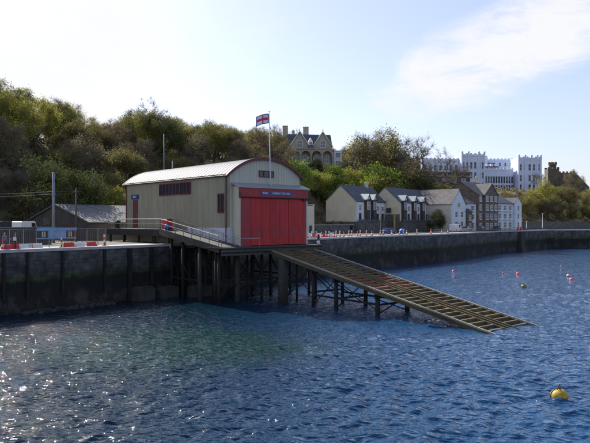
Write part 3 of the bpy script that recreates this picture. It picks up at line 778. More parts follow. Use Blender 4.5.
for px, m_ in ((448, 'first'), (454, 'second'), (437, 'third')):
    place(dup(c0, (0,0,0), 0, {'first': 'orange cone left of the white van', 'second': 'orange cone in front of the white van', 'third': 'orange cone at the end of the stone terrace wall'}[m_], 'cones by the white van', 1.25), px, 1.6)

# mesh fence on left quay with banner
ff = empty('mesh_fence', (0,0,0), 0, 'temporary mesh fence along the left quay behind the barriers', 'fence')
pts = [quay_thing_pt(px, 3.2)[0] for px in (-40, -20, -4, 11, 25, 39, 52, 65, 78, 91, 103, 114, 123)]
zt = GZ+2.15
for (x, y) in pts:
    mb = MB(); mb.tube([(x,y,GZ), (x,y,zt)], .045, 6); mb.build('post', m_fence, ff)
for a, b in zip(pts[:-1], pts[1:]):
    mb = MB(); mb.tube([(a[0],a[1],zt-.05),(b[0],b[1],zt-.05)], .03, 5); mb.tube([(a[0],a[1],GZ+.2),(b[0],b[1],GZ+.2)], .025, 5)
    A = Vector((*a,0)); B = Vector((*b,0)); n_ = int((B-A).length/.22)
    for i in range(1, n_): p = A.lerp(B, i/n_); mb.box(p.x-.005, p.x+.005, p.y-.005, p.y+.005, GZ+.2, zt-.05)
    for k in range(1, 8): mb.beam((a[0],a[1],GZ+.2+k*.23), (b[0],b[1],GZ+.2+k*.23), .008, .008)
    mb.build('mesh_panel', m_fence, ff)
a = quay_thing_pt(52, 3.05); b = quay_thing_pt(92, 3.05)
ang = math.atan2(b[0][1]-a[0][1], b[0][0]-a[0][0]); ln = math.hypot(b[0][1]-a[0][1], b[0][0]-a[0][0])
bn = empty('banner', (*a[0], GZ), ang, 'blue banner with a printed panel tied to the mesh fence', 'banner')
mb = MB(); mb.box(0, ln, -.04, .0, 1.9, 2.25); mb.box(0, ln*.98, -.03, 0, .98, 1.08); mb.build('top_strip', m_banner, bn)
mb = MB(); mb.box(ln*.27, ln*.72, -.05, -.005, 1.085, 1.895); mb.build('printed_panel', m_banner, bn)
mb = MB(); r3 = random.Random(2)
for i in range(9):
    x = ln*.3+i*ln*.04; mb.box(x, x+.1, -.06, -.052, 1.2+r3.random()*.2, 1.5+r3.random()*.3)
mb.build('printed_figures', m_villa, bn)
for x in (.12, .17, .78, .84):
    mb = MB(); mb.box(ln*x, ln*(x+.03), -.03, -.004, 1.2, 1.8); mb.build('notice', m_villa, bn)
sg = empty('red_sign', (*quay_thing_pt(1, 3.0)[0], GZ), on_quay(1)[1], 'red sign panel on the fence at the left picture edge', 'sign')
mb = MB(); mb.box(-.5, .5, -.05, 0, .9, 1.75); mb.build('panel', m_redp, sg)
mb = MB(); mb.tube([(0,.05,0),(0,.05,1.8)], .03); mb.build('post', m_fence, sg)

# dark boundary wall behind left quay
pa = quay_thing_pt(-60, 13)[0]; pb = quay_thing_pt(112, 13)[0]
ang = math.atan2(pb[1]-pa[1], pb[0]-pa[0]); ln = math.hypot(pb[0]-pa[0], pb[1]-pa[1])
bwl = empty('boundary_wall', (*pa, 0), ang, 'low dark stone wall behind the left quay fence', 'wall')
mb = MB(); mb.box(0, ln, 0, .4, GZ-.1, 8.75); mb.build('masonry', m_dkwall, bwl)
mb = MB(); mb.box(0, ln, -.06, .46, 8.751, 8.9); mb.build('coping', m_dkstone, bwl)

# ------------------------------------------------------------------ warehouse
we = (.575, .818); wa = math.atan2(we[1], we[0])
wh = empty('warehouse', (-32.2, 99, 0), wa, 'long grey sheet roofed shed behind the left quay', 'shed')
mb = MB(); mb.prism([(0, GZ-.2), (0, 9.5), (8.5, 12.2), (17, 9.5), (17, GZ-.2)], 'x', 0, 30); mb.build('wall', m_dkwall, wh)
for s in (0, 1):
    mb = MB()
    def yy(t): return t if s == 0 else 17-t
    y = -.4; P = [(yy(-.4), 9.5-.13), (yy(8.5), 12.33+.0), (yy(8.5), 12.2), (yy(-.4), 9.5-.25)]
    mb.prism([(a_, b_+.16) for a_, b_ in P], 'x', -.4, 30.4)
    x = -.3
    while x < 30.2:
        mb.prism([(a_, b_+.21) for a_, b_ in (P[0], P[1], P[1], P[0])][:2]+[(P[1][0], P[1][1]+.17), (P[0][0], P[0][1]+.17)], 'x', x, x+.1); x += .6
    mb.build('roof', m_roofgrey, wh)
mb = MB(); mb.box(-.5,-.4,3,5.2,GZ,9.2); mb.build('door', m_rust, wh)
mb = MB(); mb.box(-.12, -.005, 10, 12, 9.0, 10.2); f_ = mb.build('window', m_dkstone, wh)


# poles + wires
def pole(px, Y, ytop, r, mat, label, arms=0, name='utility_pole', cat='pole'):
    x, y = XY(px, Y); z0 = th(x, y); zt_ = Z(ytop, Y)
    p = empty(name, (x, y, z0), 0, label, cat)
    mb = MB(); mb.tube([(0,0,-.2),(0,0,(zt_-z0)*.5),(0,0,zt_-z0)], [r, r*.85, r*.7], 10); mb.build('shaft', mat, p, True)
    if arms:
        mb = MB(); mb.beam((-arms,0,zt_-z0-.35),(arms,0,zt_-z0-.35),.1,.12); mb.build('crossarm', mat, p)
    mb = MB(); mb.lathe([(r*.8,zt_-z0),(r*.3,zt_-z0+.12)], 8); mb.build('cap', m_fence, p)
    return (x, y, zt_)
t1 = pole(53.5, 88, 173, .24, m_pole, 'thick blue grey steel pole in front of the shed gable')
t2 = pole(76, 93, 189, .16, m_woodpole, 'shorter brown pole in front of the shed roof', .5)
t3 = pole(89, 118, 189, .13, m_pole, 'slim pale pole behind the shed roof')
t4 = pole(164, 122, 134, .10, m_pole, 'very thin tall mast behind the left part of the barrel roof')
t5 = pole(172.5, 118, 161, .12, m_pole, 'short thin mast just above the barrel roof')
def wire(a, b, sag, label):
    a = Vector(a); b = Vector(b); mb = MB()
    mb.tube([a.lerp(b, i/16)-Vector((0,0,sag*4*(i/16)*(1-i/16))) for i in range(17)], .03, 4)
    tag(mb.build('overhead_wire', m_wire), label, 'wire', 'overhead wires')
for dz, lab in ((0, 'upper overhead wire running left from the poles'), (.35, 'lower overhead wire running left from the poles')):
    wire((-62, 92, 14.1-dz), (t1[0], t1[1], Z(191.5, 88)-dz), .5, lab+' past the steel pole')
    wire((t1[0], t1[1], Z(191.5, 88)-dz), (t2[0], t2[1], t2[2]-.1-dz), .15, lab.replace('running left from', 'strung between'))

# small cream hut right of boathouse
x, y = XY(303, 130)
hut = empty('hut', (x, y, GZ), wa, 'small cream hut visible just right of the red doors', 'hut')
mb = MB(); mb.box(0, 4.2, 0, 4, 0, 6.2); mb.box(0,.5,-.02,4,6.2,6.6); mb.box(3.7,4.2,-.02,4,6.2,6.6); mb.build('wall', m_cream, hut)
mb = MB(); mb.box(.5, 3.7, .05, 3.95, 6.201, 6.45); mb.build('roof', m_slate, hut)
mb = MB(); mb.box(2.3, 3.3, -.08, -.005, .02, 2.1); mb.build('door', m_dkwall, hut)

# ------------------------------------------------------------------ street: houses
def roof_gable(parent, x0, x1, y0, y1, ze, zr, axis, mat, ov=.35, th_=.16, verge=None, rf_=None):
    """two slabs; axis = ridge direction"""
    for s in (0, 1):
        mb = MB()
        if axis == 'x':
            c = (y0+y1)/2 if rf_ is None else rf_
            e = y0-ov if s == 0 else y1+ov; half = (c-y0) if s == 0 else (y1-c); sl_ = (zr-ze)/half
            P = [(e, ze-ov*sl_+.02), (c, zr+.02), (c, zr+.02+th_*1.2), (e, ze-ov*sl_+.02+th_)]
            mb.prism(P, 'x', x0-ov*.6, x1+ov*.6)
        else:
            c = (x0+x1)/2 if rf_ is None else rf_
            e = x0-ov if s == 0 else x1+ov; half = (c-x0) if s == 0 else (x1-c); sl_ = (zr-ze)/half
            P = [(e, ze-ov*sl_+.02), (c, zr+.02), (c, zr+.02+th_*1.2), (e, ze-ov*sl_+.02+th_)]
            mb.prism(P, 'y', y0-ov*.6, y1+ov*.6)
        r = mb.build('roof', mat, parent)
    return r
def walls_gable(parent, x0, x1, y0, y1, z0, ze, zr, axis, mat, rf_=None, name='wall'):
    mb = MB()
    if axis == 'x':
        c = (y0+y1)/2 if rf_ is None else rf_
        mb.prism([(y0,z0),(y0,ze),(c,zr),(y1,ze),(y1,z0)], 'x', x0, x1)
    else:
        c = (x0+x1)/2 if rf_ is None else rf_
        mb.prism([(x0,z0),(x0,ze),(c,zr),(x1,ze),(x1,z0)], 'y', y0, y1)
    return mb.build(name, mat, parent)
def chimney(parent, x, y, z0, z1, w=.9, mat=None, pots=2, d=None):
    d = d or w*.6
    mb = MB(); mb.box(x-w/2, x+w/2, y-d/2, y+d/2, z0, z1); mb.box(x-w/2-.08, x+w/2+.08, y-d/2-.08, y+d/2+.08, z1+.001, z1+.18)
    c = mb.build('chimney', mat or m_brick, parent)
    mb = MB()
    for i in range(pots): mb.lathe([(.14,z1+.181),(.11,z1+.65)], 8, (x-w/2+w*(i+.5)/pots, y, 0))
    mb.build('chimney_pot', m_cream, c)
E_ = (.566, .824); EA = math.atan2(E_[1], E_[0])
def terrace(loc, length, label, bays, panels, zbase=9.6, ze=15.1, zr=19.2, depth=9.06, gable_mat=m_cream, x_off=0.):
    h = empty('terrace_house', (loc[0], loc[1], 0), EA, label, 'house')
    walls_gable(h, 0, length, 0, depth, zbase, ze, zr, 'x', gable_mat)
    roof_gable(h, 0, length, 0, depth, ze, zr, 'x', m_slate)
    # stone podium wall
    mb = MB(); mb.box(-.0, length, -1.2, depth, GZ-.2, zbase-.002); mb.build('stone_podium', m_dkstone, h)
    mb = MB(); mb.box(-.2, length+.05, -1.35, -1.0, zbase, zbase+.5); mb.build('parapet', m_dkstone, h)
    for i, x in enumerate(bays):
        # dark glazed bay rising into a gabled dormer
        mb = MB(); mb.box(x-.95, x+.95, -.75, -.003, zbase, ze+.45); b = mb.build('bay', m_dkwall, h)
        for k in range(2):
            window(b, (x, -.76, zbase+.45+k*2.75), 0, 1.6, 2.1, m_white if k else m_dkwall, m_blueglass, (3,2), .06, False)
        mb = MB(); mb.prism([(x-1.0, ze+.46), (x+1.0, ze+.46), (x, ze+1.7)], 'y', -.8, 2.6); mb.build('dormer_gable', m_whitepanel, b)
        for s in (-1, 1):
            mb = MB(); mb.prism([(x+s*1.35, ze+.2), (x, ze+1.74), (x, ze+1.9), (x+s*1.35, ze+.36)], 'y', -1.05, 2.8); mb.build('dormer_roof', m_canopy if s < 0 else m_slate, b)
    for (xa, xb) in panels:
        mb = MB(); mb.box(xa, xb, -.16, -.003, zbase, ze-.1); p = mb.build('front_panel', m_offwhite, h)
        window(p, ((xa+xb)/2, -.165, zbase+2.9), 0, min(1.2, xb-xa-.4), 1.5, m_white, m_glass, (2,2), .06)
        window(p, ((xa+xb)/2, -.165, zbase+.6), 0, min(1.2, xb-xa-.4), 1.6, m_dkwall, m_glass, (2,1), .06)
    mb = MB(); mb.box(-.05, length+.05, -.42, -.3, ze-.28, ze-.14); mb.build('gutter', m_black, h)
    for x in (1.0, length*.5, length-1): mb = MB(); mb.tube([(x,-.08,zbase),(x,-.08,ze-.3)], .05, 6); mb.build('downpipe', m_black, h)
    return h
def tq(px, o, e=E_):   # distance along a facade starting at o
    k = (px-295)/F; return (o[0]-k*o[1])/(k*e[1]-e[0])
O1 = (15.8, 165.)
h1 = terrace(O1, 17.4, 'slate roofed terrace with plain cream end gable facing the boathouse', [tq(p, O1) for p in (366, 372.5, 386.8)], [(.2, tq(363, O1)-.0), (tq(375, O1), tq(379, O1)), (tq(379.8, O1), tq(384, O1))])
chimney(h1, 14.5, 4.53, 18.8, 20.3, 1.1, m_creamlight, 3)
O2 = (29.2, 176.4)
h2 = terrace(O2, 24.5, 'second slate terrace with small cream gable and four dormers in a row', [tq(p, O2) for p in (403.2, 413, 421.5, 430.3)], [(tq(405.8,O2), tq(410.2,O2)), (tq(416,O2), tq(419.4,O2)), (tq(424.2,O2), tq(427.8,O2)), (tq(432.5,O2), 24.2)])
mb = MB(); mb.box(-.25, -.002, .0, 5, GZ, 11.6); mb.build('stone_return', m_dkstone, h2)
mb = MB(); mb.box(-.6, -.26, 1.2, 1.6, GZ, 11.5); mb.build('yellow_pillar', m_yellowwall, h2)
mb = MB(); mb.box(-.4, -.255, 2.5, 4, 12.0, 13.4); mb.build('shutter', m_dkwall, h2)

FO = (46.1, 186.); FE = (.673, .739); FA = math.atan2(FE[1], FE[0])
def fq(px, m=0): k = (px-295)/F; return (FO[0]-k*FO[1])/(k*FE[1]-FE[0])
def fw(q, m=0): return (FO[0]+FE[0]*q-FE[1]*m, FO[1]+FE[1]*q+FE[0]*m)
# white gabled house
h3 = empty('gabled_house', (*fw(0), 0), FA, 'white gabled house with grey slate roof beside the slate terrace', 'house')
walls_gable(h3, 0, 8.6, 0, 16, GZ-.1, 14.9, 19.2, 'y', m_offwhite); roof_gable(h3, 0, 8.6, 0, 16, 14.9, 19.2, 'y', m_slatebrown)
mb = MB(); mb.box(-.06, -.002, .3, 16, GZ, 14.7); mb.build('side_render', m_creamlight, h3)
for z_, hh in ((8.0, 1.7), (10.8, 1.8), (13.8, 1.5)):
    for x in ((2.6, 6.0) if z_ < 13 else (4.3,)): window(h3, (x, -.003, z_), 0, 1.5, hh, m_white, m_glass, (2,2), .07)
mb = MB(); mb.box(3.6, 4.8, -.08, -.005, GZ, 9.0); mb.build('door', m_dkwall, h3)
mb = MB(); mb.box(-.15, -.062, 3, 9, 7.0, 8.9); mb.build('garage_door', m_brick, h3)
# white infill with low wing
h4 = empty('white_cottage', (*fw(8.7), 0), FA, 'low white cottage squeezed between the white gable and the brick house', 'house')
walls_gable(h4, 0, 7.9, .6, 9, GZ-.1, 15.3, 17.6, 'x', m_offwhite); roof_gable(h4, 0, 7.9, .6, 9, 15.3, 17.6, 'x', m_slatebrown)
mb = MB(); mb.box(.1, 3.0, -.6, .597, GZ-.1, 12.4); mb.build('brown_wing', m_brick, h4)
mb = MB(); mb.prism([(-.9, 12.3), (.59, 13.4), (.59, 13.55), (-.9, 12.45)], 'x', -.05, 3.15); mb.build('wing_roof', m_slate, h4)
for z_ in (7.6, 10.2, 12.9):
    window(h4, (5.5, .597, z_), 0, 2.2, 1.7, m_white, m_glass, (3,2), .07)
window(h4, (1.5, -.603, 10), 0, 1.3, 1.6, m_white, m_glass, (2,2), .07); window(h4, (1.5, -.603, 7.4), 0, 1.3, 1.6, m_white, m_glass, (2,2), .07)
# brick house
h5 = empty('brick_house', (*fw(16.7), 0), FA, 'tall red brick house with front gable between white houses', 'house')
walls_gable(h5, 0, 13.5, 0, 12.2, GZ-.1, 18.1, 22.4, 'x', m_brick); roof_gable(h5, 0, 13.5, 0, 12.2, 18.1, 22.4, 'x', m_slatebrown)
walls_gable(h5, 3.6, 13.4, -.5, 6, GZ-.1, 18.1, 21.7, 'y', m_brick, None, 'front_gable'); roof_gable(h5, 3.6, 13.4, -.5, 6, 18.1, 21.7, 'y', m_slatebrown, .3)
for z_ in (7.3, 10.3, 13.2, 16.0):
    for x in (5.3, 8.5, 11.6): window(h5, (x, -.505, z_), 0, 1.7, 1.8, m_white, m_blueglass, (2,2), .09)
    window(h5, (1.8, -.005, z_), 0, 1.5, 1.8, m_white, m_blueglass, (2,2), .09)
chimney(h5, 11, 6.1, 22.2, 24, 1.3, m_cream, 3)
# white three storey block
h6 = empty('seaside_flats', (*fw(30.35), 0), FA, 'white three storey flats with dark roof, last of the row on the right', 'building')
walls_gable(h6, 0, 12.6, 0, 9, GZ-.1, 15.7, 18.3, 'x', m_offwhite); roof_gable(h6, 0, 12.6, 0, 9, 15.7, 18.3, 'x', m_slate)
walls_gable(h6, 12.65, 18.4, -.6, 9, GZ-.1, 15.9, 17.8, 'y', m_offwhite, None, 'end_gable'); roof_gable(h6, 12.65, 18.4, -.6, 9, 15.9, 17.8, 'y', m_slate, .1, .1)
for z_ in (7.6, 10.5, 13.3):
    for x in (2, 6, 10):
        window(h6, (x, -.005, z_), 0, 2.2, 1.8, m_white, m_glass, (3,2), .09)
        mb = MB(); mb.box(x-1.3, x+1.3, -.8, -.005, z_-.35, z_-.2); mb.build('balcony', m_offwhite, h6)
    window(h6, (15.5, -.605, z_), 0, 1.4, 1.8, m_white, m_glass, (2,2), .09)
# stone garden wall continuing left of terrace 1 with shrubs
gw_a = XY(316, 152); gw_b = (O1[0]-.4, O1[1]-.8)
ang = math.atan2(gw_b[1]-gw_a[1], gw_b[0]-gw_a[0]); ln = math.hypot(gw_b[1]-gw_a[1], gw_b[0]-gw_a[0])
gw = empty('garden_wall', (*gw_a, 0), ang, 'low grey rubble wall below the cream end gable', 'wall')
mb = MB(); mb.box(0, ln, 0, .5, GZ-.2, 8.7); mb.build('masonry', m_dkstone, gw)
mb = MB(); mb.box(0, ln, -.06, .56, 8.701, 8.85); mb.build('coping', m_coping, gw)
# retaining wall right of the flats
ra = fw(50, 3); rb = XY(640, 262)
ang = math.atan2(rb[1]-ra[1], rb[0]-ra[0]); ln = math.hypot(rb[1]-ra[1], rb[0]-ra[0])
rw = empty('retaining_wall', (*ra, 0), ang, 'dark stone retaining wall behind the far right road', 'wall')
mb = MB(); mb.box(0, ln, 0, .6, GZ-.2, 9.4); mb.build('masonry', m_dkstone, rw); mb = MB(); mb.box(0, ln, -.05, .65, 9.401, 9.6); mb.build('coping', m_dkstone, rw)

# ------------------------------------------------------------------ villa on the hill
vx, vy = XY(289.5, 225)
vl = empty('villa', (vx, vy, 0), math.radians(6), 'pale gabled villa with tall chimneys on the hill above the trees', 'villa')
VZ = 27.5
walls_gable(vl, 0, 15.4, 1.2, 10, VZ, 36.8, 41.2, 'x', m_villa); roof_gable(vl, 0, 15.4, 1.2, 10, 36.8, 41.2, 'x', m_slate)
for x0_ in (.6, 8.9):
    walls_gable(vl, x0_, x0_+6.0, -.2, 5.6, VZ, 37.0, 41.4, 'y', m_villa, None, 'gable_bay')
    roof_gable(vl, x0_, x0_+6.0, -.2, 5.6, 37.0, 41.4, 'y', m_slate, .5, .2)
    for s in (-1, 1):
        mb = MB(); c = x0_+3; mb.prism([(c+s*3.5, 36.3), (c, 41.45), (c, 41.95), (c+s*3.5, 36.75)], 'y', -.62, -.42); mb.build('bargeboard', m_offwhite, vl)
    window(vl, (x0_+3, -.205, 36.0), 0, 1.9, 2.4, m_white, m_blueglass, (2,2), .1)
    mb = MB(); mb.lathe([(.2,0),(.1,.5),(.03,1.1)], 8, (x0_+3, -.5, 41.9)); mb.build('finial', m_villa, vl)
# veranda with arches
mb = MB()
mb.box(-.3, 15.6, -2.6, -.21, 35.0, 35.35)
for i in range(5): mb.box(-.1+i*3.8-.28, -.1+i*3.8+.28, -2.5, -2.0, VZ, 34.2)
for i in range(4):
    c = -.1+3.8*(i+.5); r0 = 1.55; pts = [(c-1.62, 33.2)]+[(c+1.55*math.cos(t), 33.2+1.3*math.sin(t)) for t in np.linspace(math.pi, 0, 11)]+[(c+1.62, 33.2), (c+1.9, 34.99), (c-1.9, 34.99)]
    # spandrel as strips
    for t0, t1 in zip(np.linspace(-1.9, 1.9, 17)[:-1], np.linspace(-1.9, 1.9, 17)[1:]):
        tm = (t0+t1)/2; zb = 33.2+(1.3*math.sqrt(max(0, 1-(tm/1.55)**2)) if abs(tm) < 1.55 else 0)
        mb.box(c+t0, c+t1, -2.45, -2.1, zb, 34.99)
mb.build('veranda', m_villa, vl)
mb = MB()
for i in range(30): mb.box(-.2+i*.53, -.08+i*.53, -2.5, -2.4, 35.36, 36.2)
mb.box(-.3, 15.6, -2.52, -2.38, 36.201, 36.3); mb.build('balustrade', m_villa, vl)
for i in range(4): window(vl, (1.8+3.8*i, -.205 if i in (0,1,2,3) and False else -.21, 30.2), 0, 1.7, 2.9, m_white, m_blueglass, (2,2), .1)
mb = MB(); mb.box(15.62, 18.6, -1.8, 4, VZ, 34.6); mb.box(15.5, 18.75, -1.95, 4.1, 34.601, 34.85); mb.build('side_bay', m_offwhite, vl)
for z_ in (29.4, 32.2): window(vl, (17.1, -1.805, z_), 0, 1.9, 1.9, m_white, m_blueglass, (2,2), .1)
mb = MB(); mb.prism([(6.7, 38.0), (8.5, 38.0), (7.6, 39.6)], 'y', .2, 4.5); mb.box(6.85, 8.35, .25, 4, 36.9, 37.99); mb.build('dormer', m_white, vl)
window(vl, (7.6, .245, 37.0), 0, 1.0, 1.0, m_white, m_glass, (2,1), .08, False)
chimney(vl, -1.0, 6, 36, 44.2, 1.9, m_villa, 3, 1.3); chimney(vl, 6.6, 6.4, 40.5, 44.0, 2.0, m_villa, 3, 1.3); chimney(vl, 2.2, 8, 39.5, 42.9, 1.0, m_villa, 1)
walls_gable(vl, -5.5, -.02, 3.5, 10, VZ, 36.2, 39.9, 'x', m_villa, None, 'wing'); roof_gable(vl, -5.5, -.02, 3.5, 10, 36.2, 39.9, 'x', m_slate)
tw_a = XY(343, 222); gwv = empty('terrace_wall', (*tw_a, 0), .25, 'pale garden terrace wall right of the villa', 'wall')
mb = MB(); mb.box(-2, 17, 0, .5, 26, 30.1); mb.build('masonry', m_villa, gwv); mb = MB(); mb.box(-2, 17, -.08, .58, 30.101, 30.3); mb.build('coping', m_villa, gwv)

# ------------------------------------------------------------------ hotel
HYD = 330.
hx, hy = XY(424, HYD)
ht = empty('hotel', (hx, hy, 0), math.radians(4), 'long white battlemented hotel on the hilltop at right', 'hotel')
def hxp(px): return (px-424)/F*HYD
def hz(py): return Z(py, HYD)
HB = 20.
def crenel(mb, x0, x1, y, z, n, h=.55, d=.5):
    w_ = (x1-x0)/(2*n-1)
    for i in range(n): mb.box(x0+2*i*w_, x0+(2*i+1)*w_, y, y+d, z, z+h)
def hblock(pa, pb, ytop, y0, y1, rows, cols, name, ww=1.1, cren=True, sidewin=False):
    x0, x1 = hxp(pa), hxp(pb); zt_ = hz(ytop)
    mb = MB(); mb.box(x0, x1, y0, y1, HB, zt_)
    mb.box(x0-.15, x1+.15, y0-.2, y0-.002, zt_-1.1, zt_-.75)
    b = mb.build(name, m_hotel, ht)
    if cren:
        n_ = max(3, int((x1-x0)/1.9)); mb = MB(); crenel(mb, x0, x1, y0, zt_+.001, n_); crenel(mb, x0, x1, y1-.5, zt_+.001, n_)
        mb.build('battlement', m_hotel, b)
    for (py, hh) in rows:
        for i in range(cols):
            x = x0+(x1-x0)*(i+.5)/cols
            window(b, (x, y0-.003, hz(py)), 0, ww, hh, m_hotel, m_glass, (1,2), .08)
    return b
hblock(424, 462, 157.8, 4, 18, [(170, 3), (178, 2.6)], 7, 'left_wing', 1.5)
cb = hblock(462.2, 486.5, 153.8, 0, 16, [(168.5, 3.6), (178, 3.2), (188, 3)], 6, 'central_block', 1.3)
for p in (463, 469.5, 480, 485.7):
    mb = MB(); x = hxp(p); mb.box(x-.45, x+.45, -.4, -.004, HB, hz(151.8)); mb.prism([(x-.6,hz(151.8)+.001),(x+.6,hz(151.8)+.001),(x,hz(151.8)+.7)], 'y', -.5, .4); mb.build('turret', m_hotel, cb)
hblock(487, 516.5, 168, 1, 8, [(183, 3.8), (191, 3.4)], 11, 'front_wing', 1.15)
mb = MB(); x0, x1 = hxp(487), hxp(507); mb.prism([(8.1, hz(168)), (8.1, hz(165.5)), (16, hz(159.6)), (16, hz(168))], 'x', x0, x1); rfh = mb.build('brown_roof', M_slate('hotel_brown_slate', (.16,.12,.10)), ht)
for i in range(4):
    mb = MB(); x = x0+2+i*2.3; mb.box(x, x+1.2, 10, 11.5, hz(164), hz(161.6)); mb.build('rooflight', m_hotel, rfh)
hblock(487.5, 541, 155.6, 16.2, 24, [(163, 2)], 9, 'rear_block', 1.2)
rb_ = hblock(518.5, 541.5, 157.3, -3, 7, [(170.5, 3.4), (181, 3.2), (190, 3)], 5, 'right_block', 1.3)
for p in (519, 525.5, 532, 538, 541.5):
    mb = MB(); x = hxp(p); mb.box(x-.45, x+.45, -3.4, -3.004, HB, hz(155.4)); mb.prism([(x-.6,hz(155.4)+.001),(x+.6,hz(155.4)+.001),(x,hz(155.4)+.6)], 'y', -3.5, -2.6); mb.build('turret', m_hotel, rb_)
mb = MB(); mb.lathe([(1.8,HB),(1.8,hz(158.5))], 12, (hxp(541.5), 0, 0)); mb.lathe([(2.0,hz(158.5)),(2.0,hz(158.5)+1)], 12, (hxp(541.5), 0, 0)); mb.build('corner_turret', m_hotel, rb_)
mb = MB(); x = hxp(498.2); mb.box(x-.6, x+.6, 14, 15.2, hz(166), hz(152.6)); mb.build('chimney', m_hotel, ht)
for p in (428, 437, 446, 455):
    mb = MB(); x = hxp(p); mb.box(x-.6, x+.6, 9, 10.2, hz(159.4), hz(156.6)); mb.build('chimney', m_hotel, ht)
# banded dark block below left wing
dx, dy = XY(420, 290)
db = empty('balconied_block', (dx, dy, 0), math.radians(8), 'dark block with pale bands and balconies below the hotel left wing', 'building')
mb = MB(); mb.box(0, 24, 0, 10, 19, Z(172.5, 290)); mb.build('wall', m_dkwall, db)
for py in (176.5, 183.5):
    mb = MB(); mb.box(-.3, 24.3, -1.6, -.003, Z(py, 290), Z(py, 290)+.5); mb.build('balcony', m_villa, db)
    for i in range(5): window(db, (2.5+4.6*i, -.004, Z(py+4.5, 290)), 0, 2.4, 1.5, m_white, m_blueglass, (3,1), .12, False)
mb = MB(); mb.box(-.5, 24.5, -.7, 10.4, Z(172.5, 290)+.001, Z(172.5, 290)+.5); mb.build('roof', m_slatebrown, db)

# ------------------------------------------------------------------ castle
CY = 300.; cx_, cy_ = XY(548, CY)
ca = empty('castle', (cx_, cy_, 0), math.radians(-4), 'brown stone tower house with battlemented turret at the far right', 'castle')
def cxp(p): return (p-548)/F*CY
mb = MB(); mb.box(0, 5.2, 0, 5.2, 17, Z(168.8, CY)); crenel(mb, 0, 5.2, 0, Z(168.8, CY)+.001, 3, .8, .6); crenel(mb, 0, 5.2, 4.6, Z(168.8, CY)+.001, 3, .8, .6); tw = mb.build('tower', m_castle, ca)
mb = MB(); mb.lathe([(1.7, Z(169, CY)), (1.7, Z(165.2, CY)), (2.0, Z(165, CY)), (2.0, Z(164, CY))], 10, (2.9, 2.4, 0))
for i in range(6):
    t = i*math.pi/3; mb.box(2.9+1.6*math.cos(t)-.35, 2.9+1.6*math.cos(t)+.35, 2.4+1.6*math.sin(t)-.35, 2.4+1.6*math.sin(t)+.35, Z(164, CY)+.001, Z(164, CY)+1.1)
mb.build('turret', m_castle, tw)
mb = MB(); mb.box(5.21, cxp(575), .5, 12, 17, Z(172.6, CY)); crenel(mb, 5.3, cxp(575), .5, Z(172.6, CY)+.001, 5, .6, .5); mb.build('main_range', m_castle, ca)
mb = MB(); mb.prism([(cxp(575)+.01, 17), (cxp(575)+.01, Z(174, CY)), (cxp(578), Z(175, CY)), (cxp(589), Z(187, CY)), (cxp(589), 17)], 'y', 1, 11); mb.build('sloping_range', m_castle, ca)
for px, py in ((551.5,177), (555.5,186), (564,180), (570,180), (564,189), (571,189)):
    window(ca, (cxp(px), -.004 if px < 558 else .495, Z(py, CY)), 0, 1.2, 2.2, m_castle, m_glass, (1,2), .08)
window(ca, (cxp(581), .995, Z(189, CY)), 0, 1.4, 2.0, m_castle, m_glass, (2,2), .08)

# ------------------------------------------------------------------ vehicles
def car(name, paint, label, loc, rz, L_=4.3, H_=1.45, group=None):
    r = empty(name, loc, rz, label, 'car', group); hw = .86
    prof = [(-L_/2,.32),(-L_/2,.72),(-L_/2+.12,.86),(-L_/2+1.0,.93),(L_/2-.9,.93),(L_/2-.1,.84),(L_/2,.7),(L_/2,.32)]
    mb = MB()
    # body with wheel arches
    def archpts(cx): return [(cx+.36*math.cos(t), .32+.36*math.sin(t)) for t in np.linspace(0, math.pi, 8)]
    poly = prof+archpts(L_/2-.85)+archpts(-L_/2+.85)
    mb.prism(poly, 'y', -hw, hw); mb.build('body', paint, r, bevel=.04)
    mb = MB(); gh = [(-L_/2+.35,.931),(-L_/2+.75,H_-.04),(-L_/2+1.2,H_),(.35,H_),(1.15,.931)]
    n_ = len(gh); vs = [(x, -hw*(.93 if z < 1 else .76), z) for x, z in gh]+[(x, hw*(.93 if z < 1 else .76), z) for x, z in gh]
    mb.add(vs, [tuple(range(n_)), tuple(range(2*n_-1, n_-1, -1))]+[(i+n_, (i+1)%n_+n_, (i+1)%n_, i) for i in range(n_)]); mb.build('windows', m_glass, r, bevel=.03)
    mb = MB(); mb.box(-L_/2+.85, .4, -hw*.74, hw*.74, H_-.012, H_+.03); mb.build('roof_panel', paint, r, bevel=.01)
    for x in (L_/2-.85, -L_/2+.85):
        for s in (-1, 1):
            mb = MB(); y = s*(hw-.1)
            mb.tube([(x,y-.1,.31),(x,y+.1,.31)], .31, 16); w_ = mb.build('wheel', m_black, r)
            mb = MB(); mb.tube([(x,y-.11,.31),(x,y+.11,.31)], .19, 12); mb.build('hubcap', m_cargrey, w_)
    for s in (-1, 1):
        mb = MB(); mb.box(L_/2-.03, L_/2+.03, s*.6-.16, s*.6+.16, .62, .76); mb.build('headlight', m_lamp, r)
        mb = MB(); mb.box(-L_/2-.03, -L_/2+.03, s*.62-.14, s*.62+.14, .62, .8); mb.build('tail_light', m_redp, r)
    return r
